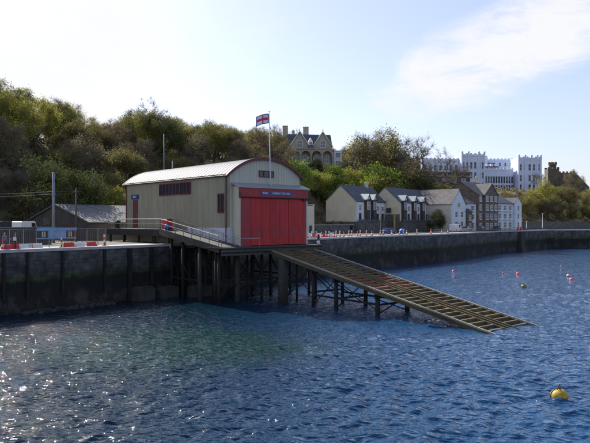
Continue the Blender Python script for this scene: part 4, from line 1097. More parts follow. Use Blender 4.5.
def van(name, paint, label, loc, rz, L_=4.9, H_=2.0, band=None, group=None):
    r = empty(name, loc, rz, label, 'van', group); hw = .92
    def archpts(cx): return [(cx+.4*math.cos(t), .35+.4*math.sin(t)) for t in np.linspace(0, math.pi, 8)]
    poly = [(-L_/2,.35),(-L_/2,H_-.1),(-L_/2+.12,H_),(L_/2-1.6,H_),(L_/2-.95,1.2),(L_/2-.1,1.0),(L_/2,.8),(L_/2,.35)]+archpts(L_/2-.9)+archpts(-L_/2+.95)
    mb = MB(); mb.prism(poly, 'y', -hw, hw); mb.build('body', paint, r, bevel=.06)
    mb = MB(); mb.prism([(L_/2-1.55,H_-.12),(L_/2-1.0,1.25),(L_/2-.93,1.28),(L_/2-1.48,H_-.08)], 'y', -hw+.1, hw-.1); mb.build('windscreen', m_glass, r)
    for s in (-1, 1):
        mb = MB(); mb.prism([(L_/2-2.3,1.25),(L_/2-1.25,1.25),(L_/2-1.65,H_-.2),(L_/2-2.3,H_-.2)], 'y', s*hw-.01, s*hw+.01); mb.build('side_window', m_glass, r)
        mb = MB(); mb.box(L_/2-.03, L_/2+.03, s*.65-.16, s*.65+.16, .65, .85); mb.build('headlight', m_lamp, r)
    for x in (L_/2-.9, -L_/2+.95):
        for s in (-1, 1):
            mb = MB(); y = s*(hw-.1); mb.tube([(x,y-.11,.34),(x,y+.11,.34)], .34, 16); w_ = mb.build('wheel', m_black, r)
            mb = MB(); mb.tube([(x,y-.12,.34),(x,y+.12,.34)], .2, 12); mb.build('hubcap', m_cargrey, w_)
    return r
qa = on_quay(450)[1]
van('white_van', m_carwhite, 'white van parked in front of the white gabled house', Ypx(455.5, 178), qa, 5.2, 2.2)
car('parked_car', m_cargrey, 'silver blue car beside the white van', Ypx(465.5, 184), qa+math.pi, group='cars on the far quay')
car('parked_car', m_cardark, 'dark car in front of the brick house', Ypx(481, 194), qa, group='cars on the far quay')
car('parked_car', m_cardark, 'dark car before the white flats', Ypx(497, 203), qa, group='cars on the far quay')
car('parked_car', m_carblue, 'blue car below the little cream gable of the terrace', Ypx(389, 151), on_quay(400)[1], group='cars on the far quay')
car('parked_car', m_carblue, 'blue car parked alone at the far right under the trees', Ypx(568, 246), .15, group='cars on the far quay')
car('parked_car', m_cargrey, 'pale car cut off by the right picture edge', Ypx(587, 247), .15, group='cars on the far quay')
vx_, vy_ = XY(28, 92)
van('high_van', m_carwhite, 'white van roof showing above the dark wall at far left', (vx_, vy_, GZ), wa+.2, 4.2, 2.95)
x, y = XY(9, 95)
car('parked_truck', m_carblue, 'blue roofed vehicle behind the dark wall at far left', (x, y, GZ+.95), wa, 4.6, 2.0)
mb = MB(); x, y = XY(402.5, 153); mb.lathe([(.7,0),(.75,.5),(.6,1.0),(.3,1.25)], 10, (0,0,0)); o = mb.build('covered_bin', m_bluep, None, True); o.location = (x, y, GZ); tag(o, 'rounded blue tarpaulin covered heap by the terrace wall', 'tarpaulin')

# street lamp
def lamp(px, off, ztop, label, two=True):
    x, y = XY(px, off); a = on_quay(450)[1]; r = empty('street_lamp', (x, y, GZ), a, label, 'street lamp')
    h = ztop-GZ
    mb = MB(); mb.tube([(0,0,0),(0,0,1),(0,0,1.02),(0,0,h)], [.16,.16,.1,.06], 10); mb.build('post', m_pile if px < 400 else m_pole, r, True)
    mb = MB(); mb.beam((-.9,0,h-.1),(.9,0,h-.1),.08,.08); mb.build('arm', m_pole, r)
    for s in (-1,1):
        mb = MB(); mb.box(s*.9-.35, s*.9+.35, -.13, .13, h-.15, h+.05); mb.build('lamp_head', m_lamp, r)
lamp(542.5, 228, Z(213.5, 228), 'grey twin headed street lamp on the far right quay')
lamp(526.5, 222, Z(221, 222), 'shorter pale lamp post by the end of the flats')
lamp(380.8, 150, Z(206, 150), 'slim grey lamp post before the slate terrace')
# low railings on right quay
rl = empty('quay_railing', (0,0,0), 0, 'thin railing along the quay edge in front of the white houses', 'railing')
pts = [(*quay_thing_pt(px, .9)[0], GZ) for px in (438, 452, 466, 480, 494, 508, 520)]
railing(rl, pts, 1.1, 2.5, (1., .5), .03)

# ------------------------------------------------------------------ buoys
def buoy(px, py, dia, mat, label, ring=False, cat='buoy', group=None, squat=1.):
    s = (py-HY)/CH; Y = F/s; x, y = XY(px, Y); R_ = dia/2
    r = empty('buoy', (x, y, 0), rnd.uniform(0, 6), label, cat, group)
    mb = MB(); mb.lathe([(R_*math.cos(t)*1.0+.001, R_*squat*math.sin(t)+R_*.42) for t in np.linspace(-1.5, 1.5, 18)], 28)
    mb.build('float', mat, r, True)
    mb = MB(); zt_ = R_*squat+R_*.42
    mb.lathe([(R_*.22, zt_-R_*.05), (R_*.2, zt_+R_*.06)], 12)
    if ring:
        mb.tube([(R_*.3*math.cos(t), .0, zt_+R_*.22+R_*.26*math.sin(t)) for t in np.linspace(0, 2*math.pi, 17)], R_*.055, 8)
        mb.tube([(-R_*.5, R_*.1, zt_-.02), (-R_*.35,R_*.1,zt_+R_*.2), (-R_*.1, 0, zt_+R_*.1)], R_*.05, 6)
    mb.build('mooring_ring', m_rust, r, True)
    mb = MB(); k_ = lambda t: (R_*math.cos(t)+.006, R_*squat*math.sin(t)+R_*.42)
    mb.lathe([k_(t) for t in np.linspace(-.75, -.22, 5)], 28); mb.build('weed_band', m_weed, r, True)
    if ring:
        mb = MB()
        mb.tube([((R_+.012)*math.cos(t)*math.cos(2.2), (R_+.012)*math.cos(t)*math.sin(2.2), (R_+.012)*math.sin(t)*squat+R_*.42) for t in np.linspace(-.9, 1.5, 16)], R_*.06, 6)
        mb.build('rusty_strap', m_rust, r, True)
    return r
b = buoy(559.3, 399.5, .92, m_yellow, 'large yellow mooring buoy with rusty ring in the right foreground', True, squat=.86); b.rotation_euler[2] = math.radians(55)
buoy(523.8, 288, .85, m_olive, 'olive green buoy among the small pink ones', True, squat=.9)
buoy(453.5, 272, .6, m_pink, 'bright pink buoy, leftmost one near the harbour wall', False)
buoy(518, 274.5, .62, m_pink, 'bright pink buoy above the olive green one', False)
buoy(503, 273.5, .3, m_pink, 'tiny orange pink float left of the middle pink buoy', False)
buoy(568.3, 276.5, .6, m_palepink, 'pale pink buoy, upper of the close pair at right', False)
buoy(571.5, 280.5, .66, m_pink, 'pink buoy, lower of the close pair at right', False)
buoy(561, 266.5, .3, m_palepink, 'tiny pale float near the far right', False)

# ------------------------------------------------------------------ people
def skin_mesh(name, verts, edges, mat, parent, root=0, sub=1):
    me = bpy.data.meshes.new(name); me.from_pydata([v[0] for v in verts], edges, [])
    o = bpy.data.objects.new(name, me); C.objects.link(o)
    sk = o.modifiers.new('skin', 'SKIN')
    for i, v in enumerate(verts):
        r_ = v[1] if hasattr(v[1], '__len__') else (v[1], v[1])
        me.skin_vertices[0].data[i].radius = r_; me.skin_vertices[0].data[i].use_root = (i == root)
    ss = o.modifiers.new('sub', 'SUBSURF'); ss.levels = sub; ss.render_levels = sub
    bpy.context.view_layer.update()
    me2 = bpy.data.meshes.new_from_object(o.evaluated_get(bpy.context.evaluated_depsgraph_get()))
    bpy.data.objects.remove(o); me2.materials.clear(); me2.materials.append(mat); me2.name = name
    me2.polygons.foreach_set('use_smooth', [True]*len(me2.polygons))
    p = bpy.data.objects.new(name, me2); C.objects.link(p); p.parent = parent; return p
def person(px, off, rz, label, jacket, trousers, hair, stride=.22, arm=.0, h=1.72):
    (x, y), _ = quay_thing_pt(px, off)
    r = empty('person', (x, y, GZ+.01), rz, label, 'person'); k = h/1.75
    r.scale = (k,)*3
    # faces +x ; y is left
    V_ = []; E2 = []
    def v(p, rad): V_.append((p, rad)); return len(V_)-1
    def e(a, b): E2.append((a, b))
    pel = v((0,0,.95), (.13,.11)); wai = v((0,0,1.12), (.12,.10)); che = v((.01,0,1.33), (.15,.11)); nb = v((0,0,1.47), (.07,.065)); nk = v((.01,0,1.54), .05)
    h1_ = v((.02,0,1.60), (.07,.075)); h2_ = v((.025,0,1.68), (.085,.095)); h3_ = v((.015,0,1.75), (.06,.07))
    for a, b in ((pel,wai),(wai,che),(che,nb),(nb,nk),(nk,h1_),(h1_,h2_),(h2_,h3_)): e(a, b)
    ns = v((.115,0,1.66), .014); e(h2_, ns)          # nose
    ends = {}
    for s in (1, -1):
        st = stride*s
        hp = v((0, s*.095, .90), .085); kn = v((st*.55+.03, s*.1, .5), .06); an = v((st-.02, s*.1, .09), .042); to = v((st+.15, s*.11, .045), .038)
        for a, b in ((pel,hp),(hp,kn),(kn,an),(an,to)): e(a, b)
        shd = v((0, s*.19, 1.41), .062); bend = arm if s < 0 else .05
        el = v((-st*.4+.02, s*.24, 1.13), .045); wr = v((-st*.7+.06+bend*.22, s*.24, .90+bend*.28), .028); pa_ = v((-st*.8+.08+bend*.3, s*.24, .83+bend*.3), (.038,.02))
        for a, b in ((che,shd),(shd,el),(el,wr),(wr,pa_)): e(a, b)
        P0 = Vector(V_[pa_][0]); dn = Vector((.15+bend*.5, 0, -1+bend)).normalized()
        for j, ln_ in enumerate((.07,.08,.075,.06)):
            o_ = (j-1.5)*.02; a_ = v(tuple(P0+Vector((o_,0,0))+dn*.03), .011); b_ = v(tuple(P0+Vector((o_*1.2,-s*.01,0))+dn*(.03+ln_*.6)), .009); c_ = v(tuple(P0+Vector((o_*1.2,-s*.03,0))+dn*(.03+ln_)), .008)
            e(pa_, a_); e(a_, b_); e(b_, c_)
        t_ = v(tuple(P0+Vector((.045,-s*.01,.01))), .011); t2_ = v(tuple(P0+Vector((.06,-s*.02,-.03))), .009); e(pa_, t_); e(t_, t2_)
    body = skin_mesh('body', V_, E2, m_skin, r)
    # clothes: follow the same joints, slightly fuller
    def sub(ids, grow, name, mat, cut=None):
        idx = {a: i for i, a in enumerate(ids)}
        vs = [(V_[a][0], tuple(g+grow for g in (V_[a][1] if hasattr(V_[a][1], '__len__') else (V_[a][1],)*2))) for a in ids]
        ed = [(idx[a], idx[b]) for a, b in E2 if a in idx and b in idx]
        return skin_mesh(name, vs, ed, mat, r)
    P_ = [i for i in range(len(V_))]
    arms = [i for i in P_ if i > 8 and (V_[i][1] in (.062, .045, .028))]
    legs = [i for i in P_ if V_[i][1] in (.085, .06, .042)]
    sub([pel, wai, che, nb]+arms, .022, 'jacket', jacket)
    sub([pel]+legs, .018, 'trousers', trousers)
    for s in (1,-1):
        st = stride*s; mb = MB(); mb.prism([(st-.1,0),(st+.2,0),(st+.2,.05),(st+.05,.11),(st-.1,.11)], 'y', s*.105-.05, s*.105+.05); mb.build('shoe', m_black, r, bevel=.015)
        mb = MB(); mb.lathe([(.002,-.012),(.012,0),(.002,.012)], 8, (.105, s*.033, 1.685)); mb.build('eye', m_black, r)
        mb = MB(); mb.box(.0,.03,s*.085-.008,s*.085+.008,1.64,1.7); mb.build('ear', m_skin, r, bevel=.006)
    mb = MB(); mb.box(.098,.108,-.028,.028,1.618,1.628); mb.build('mouth', m_redtrim, r)
    mb = MB(); mb.lathe([(.096*math.cos(t)+.001, .10*math.sin(t)) for t in np.linspace(-.25, 1.5, 8)], 14, (-.005,0,1.70)); mb.build('hair', hair, r, True)
    return r
person(12.5, 1.6, math.radians(130), 'person in a grey jacket and jeans walking on the left quay', m_jacketg, m_jeans, m_hairg, .18)
pp = person(24.5, 1.8, math.radians(-130), 'person in a dark jacket carrying a pale bag on the left quay', m_jacketn, m_dktrous, m_hairb, .1, .9)
(x, y), _ = quay_thing_pt(22.3, 1.55)
bg = empty('carrier_bag', (x, y, GZ+.93), math.radians(50), 'pale bag held up by the person in the dark jacket', 'bag')
mb = MB(); mb.prism([(-.18,0),(.18,0),(.16,.36),(-.16,.36)], 'y', -.06, .06); mb.build('bag_body', m_paper, bg, bevel=.03)
mb = MB(); mb.tube([(-.07,0,.36),(-.05,0,.47),(.05,0,.47),(.07,0,.36)], .008, 6); mb.build('handle', m_paper, bg)

# ------------------------------------------------------------------ trees
def leaf_quads(P, size, aspect, rg, outward=None, droop=0):
    n = len(P); d = rg.normal(size=(n,3)); d /= np.linalg.norm(d, axis=1)[:,None]
    if outward is not None: nrm = outward*.6+rg.normal(size=(n,3))*.7; nrm /= np.linalg.norm(nrm, axis=1)[:,None]+1e-9
    else: nrm = rg.normal(size=(n,3)); nrm /= np.linalg.norm(nrm, axis=1)[:,None]
    t = np.cross(nrm, d); t /= np.linalg.norm(t, axis=1)[:,None]+1e-9; b = np.cross(nrm, t)
    s = size*rg.uniform(.6, 1.4, n)[:,None]
    t = t*s*aspect; b = b*s
    V = np.stack([P-t*.5-b*.1, P-b*.5, P+t*.5-b*.05, P+b*.55], 1).reshape(-1,3)
    return V
def np_mesh(name, V, mat, k=4):
    me = bpy.data.meshes.new(name); n = len(V)
    me.vertices.add(n); me.vertices.foreach_set('co', V.reshape(-1).astype(np.float32))
    me.loops.add(n); me.loops.foreach_set('vertex_index', np.arange(n, dtype=np.int32))
    me.polygons.add(n//k); me.polygons.foreach_set('loop_start', np.arange(0, n, k, dtype=np.int32))
    me.update(calc_edges=True); me.materials.append(mat); return me
def gen_tree(seed, H, R_, leafmat, nleaf=26, lsize=.26, npts=210, crown0=.22, twig=8, lobes=16, sigma=.42, topbias=0.):
    rg = np.random.RandomState(seed)
    zc = H*(crown0+1)/2; rz_ = H*(1-crown0)/2
    # lobes on an uneven ellipsoid
    lob = []
    for i in range(lobes):
        a = rg.uniform(0, 2*math.pi); c = rg.uniform(-.75, 1); s = math.sqrt(1-c*c)
        k = rg.uniform(.5, .82); lob.append((R_*k*s*math.cos(a), R_*k*s*math.sin(a), zc+rz_*k*c, rg.uniform(.26, .42)*R_))
    P = []
    while len(P) < npts:
        l = lob[rg.randint(lobes)]; d = rg.normal(size=3); d /= np.linalg.norm(d); rr_ = l[3]*rg.uniform(.55, 1.)
        p = np.array(l[:3])+d*rr_*np.array([1,1,.85])
        if p[2] > H*crown0*.8 and p[2] < H*1.02: P.append(p)
    P = np.array(P); fork = np.array([0,0,H*.3]); P = P[np.argsort(np.linalg.norm(P-fork, axis=1))]
    nodes = [np.array([0,0,-.8]), np.array([rg.normal()*.15, rg.normal()*.15, H*.15]), np.array([rg.normal()*.3, rg.normal()*.3, H*.3])]; par = [-1, 0, 1]
    nodes.append(nodes[2]+np.array([rg.normal()*.4, rg.normal()*.4, H*.2])); par.append(2)
    tips = []
    for p in P:
        A = np.array(nodes[2:]); dd = np.linalg.norm(A-p, axis=1)+.35*np.abs(A[:,2]-p[2]+.8)*(A[:,2] > p[2]-.8)
        j = int(np.argmin(dd))+2; a = nodes[j]
        if np.linalg.norm(p-a) > 1.6:
            m_ = (a+p)/2+rg.normal(size=3)*.16+np.array([0,0,.15]); nodes.append(m_); par.append(j); j = len(nodes)-1
        nodes.append(p); par.append(j); tips.append(len(nodes)-1)
    cnt = np.ones(len(nodes))
    for i in range(len(nodes)-1, 0, -1): cnt[par[i]] += cnt[i]
    rad = .018*cnt**.48*H/10; mb = MB()
    for i in range(1, len(nodes)):
        a, b = nodes[par[i]], nodes[i]; n_ = 7 if rad[i] > .12 else 3
        mb.tube([a, b], [rad[i]*1.12 if par[i] else rad[i]*1.6, rad[i]*.9], n_, cap=False)
    T = np.array([nodes[i] for i in tips])
    # twigs: long thin slivers fanning out from tips
    tw_ = np.repeat(T, twig, 0); dirs = rg.normal(size=tw_.shape)*.75; ctr = np.array([0,0,zc*.75]); ow = tw_-ctr; ow /= np.linalg.norm(ow, axis=1)[:,None]
    dirs = dirs+ow*.9; dirs /= np.linalg.norm(dirs, axis=1)[:,None]; ln_ = rg.uniform(.5, 1.3, len(tw_))[:,None]
    sd = np.cross(dirs, rg.normal(size=tw_.shape)); sd /= np.linalg.norm(sd, axis=1)[:,None]; wv = sd*.014
    TV = np.stack([tw_-wv, tw_+wv, tw_+dirs*ln_+wv*.4, tw_+dirs*ln_-wv*.4], 1).reshape(-1,3)
    o0 = len(mb.v); mb.v += [tuple(p) for p in TV]; nq = len(TV)//4
    for i in range(nq): mb.f.append((o0+4*i, o0+4*i+1, o0+4*i+2, o0+4*i+3)); mb.mi.append(1)
    trunk = mb.mesh('trunk', [m_bark, m_twig])
    Lp = np.repeat(T, nleaf, 0); ow = np.repeat(T-ctr, nleaf, 0); ow /= np.linalg.norm(ow, axis=1)[:,None]
    Lp = Lp+rg.normal(size=Lp.shape)*sigma+ow*rg.uniform(0, .45, len(Lp))[:,None]
    crown = np_mesh('crown', leaf_quads(Lp, lsize, .7, rg, ow), leafmat)
    return trunk, crown, H, R_
KIND = {
 'olive': [gen_tree(s, 11, 4.9, L_OLIVE, 56, .19, 250, lobes=22) for s in (1,2,3,4)],
 'brown': [gen_tree(s, 11, 5.0, L_BROWN, 40, .16, 250, twig=18, lobes=22) for s in (11,12,13,14)],
 'yellow': [gen_tree(s, 11, 4.7, L_YELLOW, 56, .19, 250, lobes=22) for s in (21,22,23)],
 'lime': [gen_tree(s, 9, 3.9, L_LIME, 56, .2, 210, crown0=.1) for s in (31,32,33)],
 'dark': [gen_tree(s, 9, 3.9, L_DARK, 62, .2, 200, crown0=.06) for s in (41,42)],
 'bare': [gen_tree(s, 12, 5.2, L_BROWN, 1, .11, 210, crown0=.25, twig=20, sigma=.3) for s in (51,52,53)],
}
TL = {'olive': ('olive_tree', 'olive green budding tree'), 'brown': ('broadleaf_tree', 'brown twiggy budding tree'), 'yellow': ('broadleaf_tree', 'yellow green spring tree'),
      'lime': ('broadleaf_tree', 'bright lime green tree'), 'dark': ('evergreen_tree', 'dark evergreen tree'), 'bare': ('bare_tree', 'leafless tree with fine bare twigs')}
NM = {'olive': 'budding_tree', 'brown': 'budding_tree', 'yellow': 'spring_tree', 'lime': 'spring_tree', 'dark': 'evergreen_tree', 'bare': 'bare_tree'}
def zone(px, Y):
    if px < 40: return 'on the wooded slope at the left edge'
    if px < 130: return 'on the wooded slope behind the grey shed'
    if px < 235: return 'on the wooded slope behind the barrel roof'
    if px < 345: return 'on the hillside around the pale villa' if Y > 190 else 'on the slope below the pale villa'
    if px < 425: return 'on the hillside above the slate terraces'
    if px < 525: return 'between the white houses and the hotel'
    return 'on the slope below the castle'
tr = random.Random(99); NT = [0]; placed = []
def tree(kind, x, y, H, wide=1., label=None, z=None):
    tk, cr, H0, R0 = tr.choice(KIND[kind]); s = H/H0
    px = 295+F*x/y
    zn = zone(px, y); lab = label or f'{TL[kind][1]} {zn}'
    r = empty(NM[kind], (x, y, th(x, y) if z is None else z), tr.uniform(0, 6.28), lab, 'tree', None if label else f'{TL[kind][1]}s {zn}')
    r.scale = (s*wide, s*wide, s)
    link_mesh('trunk', tk, r); link_mesh('crown', cr, r); NT[0] += 1; placed.append((x, y))
SKX = [-80, 0, 20, 40, 50, 70, 90, 110, 130, 150, 165, 180, 200, 220, 240, 260, 280, 290, 345, 360, 380, 395, 402, 415, 425, 455, 462, 520, 545, 560, 575, 590, 700]
SKY = [76, 82, 84, 92, 99, 106, 118, 119, 113, 108, 111, 120, 119, 123, 128, 128, 131, 134, 139, 133, 131, 135, 142, 153, 162, 168, 190, 192, 187, 186, 187, 189, 190]
def sky_y(px, Y):
    s = float(np.interp(px, SKX, SKY))
    if 286 < px < 344 and Y < 226: s = max(s, 159)
    if 344 <= px < 362 and Y < 224: s = max(s, 158)
    if 300 < px < 425 and Y < 205: s = max(s, 165)
    if 424 < px < 546: s = max(s, 184 if Y < 330 else 300)
    if 546 <= px < 592 and Y < 300: s = max(s, 183+2*math.sin(px))
    return s
def blocked(x, y):
    px = 295+F*x/y
    if 218 < y < 240 and 272 < px < 345: return True
    if 222 <= y < 238 and 345 <= px < 352: return True
    if 322 < y < 365 and 420 < px < 548: return True
    if 284 < y < 306 and 415 < px < 452: return True
    if 294 < y < 318 and 543 < px < 594: return True
    return False
# woodland
cands = []
for i in range(9000):
    px = tr.uniform(-75, 690); Y = tr.uniform(85, 370) if px < 600 else tr.uniform(230, 330)
    cands.append((px, Y))
nearS = []
for px, Y in cands:
    x, y = XY(px, Y); d = float(quay_dist([x],[y])[0]); hs = float(np.interp(px, PXS, HS))
    if d < hs+(2 if px > 150 else 3) or d > hs+74 or blocked(x, y): continue
    if px > 455 and px < 522 and d < hs+8: continue
    mind = (6.3 if d < hs+40 else 8.) if px < 240 else (7.2 if d < hs+45 else 9.)
    if any((x-a)**2+(y-b)**2 < mind*mind for a, b in nearS): continue
    z = th(x, y); allow = Z(sky_y(px, Y), Y)-z
    if allow < 3.2: continue
    H = min(tr.uniform(9, 13.5), allow)
    # hidden? skip trees whose top is far below what stands before it
    if Y > 340 and px > 420: continue
    ytop = HY-(z+H-CH)*F/Y
    u = tr.random(); gap = ytop-sky_y(px, Y)
    if 292 < px < 420 and Y < 214: continue
    if 415 < px < 470 and ytop < 178: continue
    if px < 60: k = 'yellow' if (gap < 24 and u < .85) else ('olive' if u < .45 else 'brown')
    elif px < 150: k = 'olive' if u < .56 else ('brown' if u < .80 else ('yellow' if u < .93 else 'dark'))
    elif px < 290: k = 'brown' if u < .34 else ('olive' if u < .76 else ('yellow' if u < .9 else 'dark'))
    elif px < 430:
        if Y < 206: k = 'lime' if u < .62 else ('yellow' if u < .8 else 'olive')
        else: k = 'olive' if u < .4 else ('brown' if u < .7 else 'dark')
    elif px < 525: k = 'brown' if u < .5 else ('olive' if u < .8 else 'dark')
    else: k = 'yellow' if u < .3 else ('olive' if u < .75 else 'brown')
    if len(nearS) > 270: break
    nearS.append((x, y)); tree(k, x, y, H, 1.0 if H > 8 else min(1.5, 8/H))
# named specials
def special(kind, px, Y, ytop, wide, label, z=None):
    x, y = XY(px, Y); zz = th(x, y); tree(kind, x, y, Z(ytop, Y)-zz, wide, label)
special('bare', 148, 172, 99, 1.1, 'bare rounded treetop standing highest behind the boathouse')
special('dark', 58, 112, 158, 1.2, 'deep green bushy tree low on the slope behind the grey shed')
special('bare', 62, 160, 96, 1., 'bare twiggy treetop right of the yellow green crown at far left')
special('bare', 280, 250, 124, 1., 'bare treetop behind the flag left of the villa chimney')
special('olive', 374, 226, 131, 1.02, 'large rounded olive tree right of the villa')
special('bare', 388, 226, 127.5, 1.25, 'large bare domed tree right of the rounded olive tree')
special('bare', 412, 235, 138, .8, 'slender bare tree between the big dome and the hotel')
special('bare', 445, 262, 150, 1.1, 'broad bare tree standing in front of the hotel left wing')
special('bare', 537, 290, 172, .9, 'thin bare tree in front of the hotel right end')
special('yellow', 541, 262, 181, 1.0, 'yellowish tree between hotel and castle')
special('dark', 436, 178+30, 200, .7, 'small dark shrub like tree between terrace and white gable')
special('brown', 574, 288, 170, .8, 'bare brown tree overlapping the castle main range')
for i, (px, Y, yt, k) in enumerate(((300,196,172,'lime'),(309,200,168,'lime'),(318,196,171,'yellow'),(327,203,166,'lime'),(336,198,172,'lime'),(345,204,168,'yellow'),(354,200,171,'lime'),(363,206,166,'lime'),(372,203,170,'yellow'),(381,208,167,'lime'),(390,206,171,'lime'),(399,211,168,'olive'),(409,210,172,'dark'),(419,214,176,'olive'))):
    x, y = XY(px, Y); tree(k, x, y, Z(yt, Y)-th(x, y), 1.25)
# garden shrubs along terrace front
for i, (px, Y, H, k) in enumerate(((330, 160, 2.6, 'dark'), (334, 161, 3.0, 'olive'), (338.5, 162, 2.8, 'dark'), (343, 163, 2.4, 'olive'), (349, 163.5, 2.0, 'dark'), (436.5, 180, 6.3, 'dark'))):
    x, y = XY(px, Y); tk, cr, H0, R0 = KIND[k][i % 2]
    r = empty('shrub', (x, y, GZ+.3 if px < 400 else GZ), i, ['dark shrub at the left foot of the cream gable', 'olive shrub second from left below the cream gable', 'dark shrub in the middle below the cream gable', 'olive shrub second from right below the cream gable', 'dark shrub at the right foot of the cream gable', 'tall dark ivy bush before the end of the slate terrace'][i], 'shrub', 'garden shrubs')
    r.scale = (H/H0*1.1,)*2+(H/H0,); link_mesh('trunk', tk, r); link_mesh('crown', cr, r)
# undergrowth
def undergrowth(name, mat, n, cond, seed, label, size=.5, hmax=2.6):
    rg = np.random.RandomState(seed); px = rg.uniform(-80, 680, n); Y = 80*(345/80)**rg.uniform(0, 1, n); x = (px-295)/F*Y
    cl = np.sin(x*.5+seed)*np.sin(Y*.43+1.3*seed)+.6*np.sin(x*1.3)*np.sin(Y*1.1)
    d = quay_dist(x, Y); hs = np.interp(px, PXS, HS); m_ = (d > hs-2) & (d < hs+62) & cond(px, Y, cl)
    m_ &= ~((Y > 217) & (Y < 242) & (px > 270) & (px < 348)); m_ &= ~((Y > 320) & (px > 418) & (px < 550)); m_ &= ~((Y > 284) & (Y < 300) & (px > 415) & (px < 455)); m_ &= ~((Y > 292) & (px > 543) & (px < 595))
    x, Y, cl = x[m_], Y[m_], cl[m_]; z = terrain(x, Y)+rg.uniform(0, 1, len(x))**1.3*(.5+hmax*np.clip(.5+cl*.5, 0, 1))
    o = bpy.data.objects.new(name, np_mesh(name, leaf_quads(np.stack([x, Y, z], -1), size, .8, rg), mat)); C.objects.link(o); tag(o, label, None, None, 'stuff')
undergrowth('undergrowth', L_BROWN, 230000, lambda p, Y, c: c > -.3, 1, 'brown scrub covering the hillside under the trees')
undergrowth('ivy', L_DARK, 130000, lambda p, Y, c: c < -.1, 2, 'dark ivy and brambles covering the hillside under the trees')
undergrowth('bracken', L_RUST, 160000, lambda p, Y, c: (p > 84) & (p < 134) & (Y < 158), 3, 'rusty dead bracken bank behind the shed and boathouse', .3, 2.0)
print('trees', NT[0], 'objects', len(bpy.data.objects))

# ------------------------------------------------------------------ haze
def haze():
    m = bpy.data.materials.new('haze_air'); m.use_nodes = True; n_ = m.node_tree; n_.nodes.clear()
    o_ = N(n_, 'ShaderNodeOutputMaterial'); v_ = N(n_, 'ShaderNodeVolumePrincipled'); v_.inputs['Color'].default_value = (.80,.88,1,1); v_.inputs['Density'].default_value = HAZE; v_.inputs['Anisotropy'].default_value = .3
    n_.links.new(v_.outputs[0], o_.inputs['Volume'])
    mb = MB(); mb.box(-1250, 1250, -60, 900, -3, 82); tag(mb.build('haze', m), kind='stuff')
HAZE = 0
if HAZE: haze()
# ------------------------------------------------------------------ world, sun, camera
SUN_AZ = math.radians(-37); SUN_EL = math.radians(38)      # azimuth from +Y, negative = left
wd = bpy.data.worlds.new('World'); SC.world = wd; wd.use_nodes = True; nt = wd.node_tree; nt.nodes.clear()
out = N(nt, 'ShaderNodeOutputWorld'); bg_ = N(nt, 'ShaderNodeBackground'); sk = N(nt, 'ShaderNodeTexSky', sky_type='NISHITA')
sk.sun_disc = False; sk.sun_elevation = SUN_EL; sk.sun_rotation = SUN_AZ; sk.air_density = 1.1; sk.dust_density = 1.2; sk.ozone_density = 2.6; sk.altitude = 10
tc = N(nt, 'ShaderNodeTexCoord'); sp = N(nt, 'ShaderNodeSeparateXYZ'); nt.links.new(tc.outputs['Generated'], sp.inputs[0])
def mth(op, a, b=None, c=None, clamp=False):
    n = N(nt, 'ShaderNodeMath', operation=op); n.use_clamp = clamp
    for i, v in enumerate((a, b, c)):
        if v is None: continue
        if isinstance(v, (int, float)): n.inputs[i].default_value = v
        else: nt.links.new(v, n.inputs[i])
    return n.outputs[0]
zz = mth('MAXIMUM', mth('ADD', sp.outputs[2], .12), .03)
cb = N(nt, 'ShaderNodeCombineXYZ'); nt.links.new(mth('DIVIDE', sp.outputs[0], zz), cb.inputs[0]); nt.links.new(mth('DIVIDE', sp.outputs[1], zz), cb.inputs[1])
n1 = noise(nt, mapping(nt, cb.outputs[0], (.9,.55,1), (0,0,.5)), 1.1, 8, .6); n1.inputs['Distortion'].default_value = .6
az = mth('DIVIDE', sp.outputs[0], mth('MAXIMUM', sp.outputs[1], .05))
left = N(nt, 'ShaderNodeMapRange'); left.interpolation_type = 'SMOOTHSTEP'; nt.links.new(az, left.inputs[0]); left.inputs[1].default_value = .25; left.inputs[2].default_value = -.55; left.inputs[3].default_value = -.05; left.inputs[4].default_value = .22
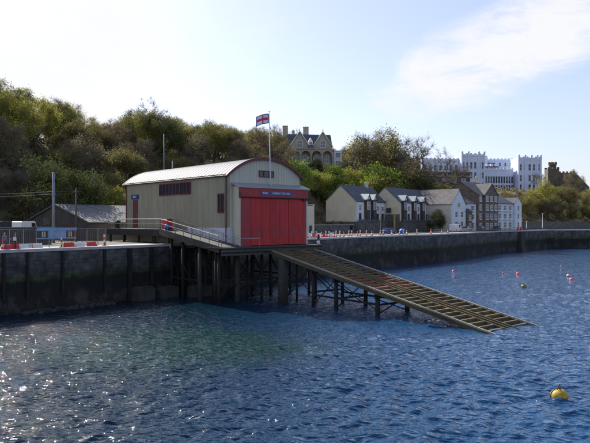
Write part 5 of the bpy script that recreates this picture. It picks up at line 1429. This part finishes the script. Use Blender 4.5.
# streaky cloud high at right
vx1 = mth('SUBTRACT', az, .36); el_ = mth('DIVIDE', sp.outputs[2], mth('MAXIMUM', sp.outputs[1], .05)); vy1 = mth('SUBTRACT', el_, mth('MULTIPLY_ADD', vx1, .36, .283))
g1 = mth('ADD', mth('MULTIPLY', mth('MULTIPLY', vx1, vx1), 22.), mth('MULTIPLY', mth('MULTIPLY', vy1, vy1), 210.))
wisp = mth('MULTIPLY', mth('SUBTRACT', 1., mth('MULTIPLY', g1, .55), clamp=True), .42)
n2 = noise(nt, mapping(nt, tc.outputs['Generated'], (5,5,16), (0,.35,.3)), 1.6, 8, .68); n2.inputs['Distortion'].default_value = .8
base = mth('ADD', n1.outputs[0], mth('ADD', left.outputs[0], mth('MULTIPLY', wisp, mth('MULTIPLY_ADD', n2.outputs[0], 2.2, -.35))))
dn = N(nt, 'ShaderNodeMapRange'); dn.interpolation_type = 'SMOOTHSTEP'; nt.links.new(base, dn.inputs[0]); dn.inputs[1].default_value = .50; dn.inputs[2].default_value = .80; dn.inputs[3].default_value = .24; dn.inputs[4].default_value = .96
up = N(nt, 'ShaderNodeMapRange'); nt.links.new(sp.outputs[2], up.inputs[0]); up.inputs[1].default_value = -.02; up.inputs[2].default_value = .02
hi = N(nt, 'ShaderNodeMapRange'); hi.interpolation_type = 'SMOOTHSTEP'; nt.links.new(sp.outputs[2], hi.inputs[0]); hi.inputs[1].default_value = .36; hi.inputs[2].default_value = .62; hi.inputs[3].default_value = 1.; hi.inputs[4].default_value = .15
fac = mth('MULTIPLY', mth('MULTIPLY', dn.outputs[0], up.outputs[0]), hi.outputs[0])
skc = mixc(nt, 1., sk.outputs[0], (.95, .90, 1.06), 'MULTIPLY')
col = mixc(nt, fac, skc, (5.4, 5.4, 5.45))
nt.links.new(col, bg_.inputs[0]); bg_.inputs[1].default_value = .093; nt.links.new(bg_.outputs[0], out.inputs[0])
sun = bpy.data.lights.new('sun', 'SUN'); sun.energy = 4.3; sun.angle = math.radians(.53); sun.color = (1, .95, .86)
so = bpy.data.objects.new('sun', sun); C.objects.link(so)
sd = Vector((math.sin(SUN_AZ)*math.cos(SUN_EL), math.cos(SUN_AZ)*math.cos(SUN_EL), math.sin(SUN_EL)))
so.rotation_euler = sd.to_track_quat('Z', 'Y').to_euler(); so.location = (-60, 60, 80)
cam = bpy.data.cameras.new('camera'); co = bpy.data.objects.new('camera', cam); C.objects.link(co)
co.location = (0, 0, CH); co.rotation_euler = (math.pi/2, 0, 0); cam.sensor_width = 36; cam.lens = 36*F/590; cam.clip_end = 6000; cam.clip_start = .5
SC.camera = co
SC.render.resolution_x = 1024; SC.render.resolution_y = 769
SC.view_settings.view_transform = 'Standard'; SC.view_settings.look = 'None'; SC.view_settings.gamma = 1; SC.view_settings.use_curve_mapping = False
SC.view_settings.exposure = .95
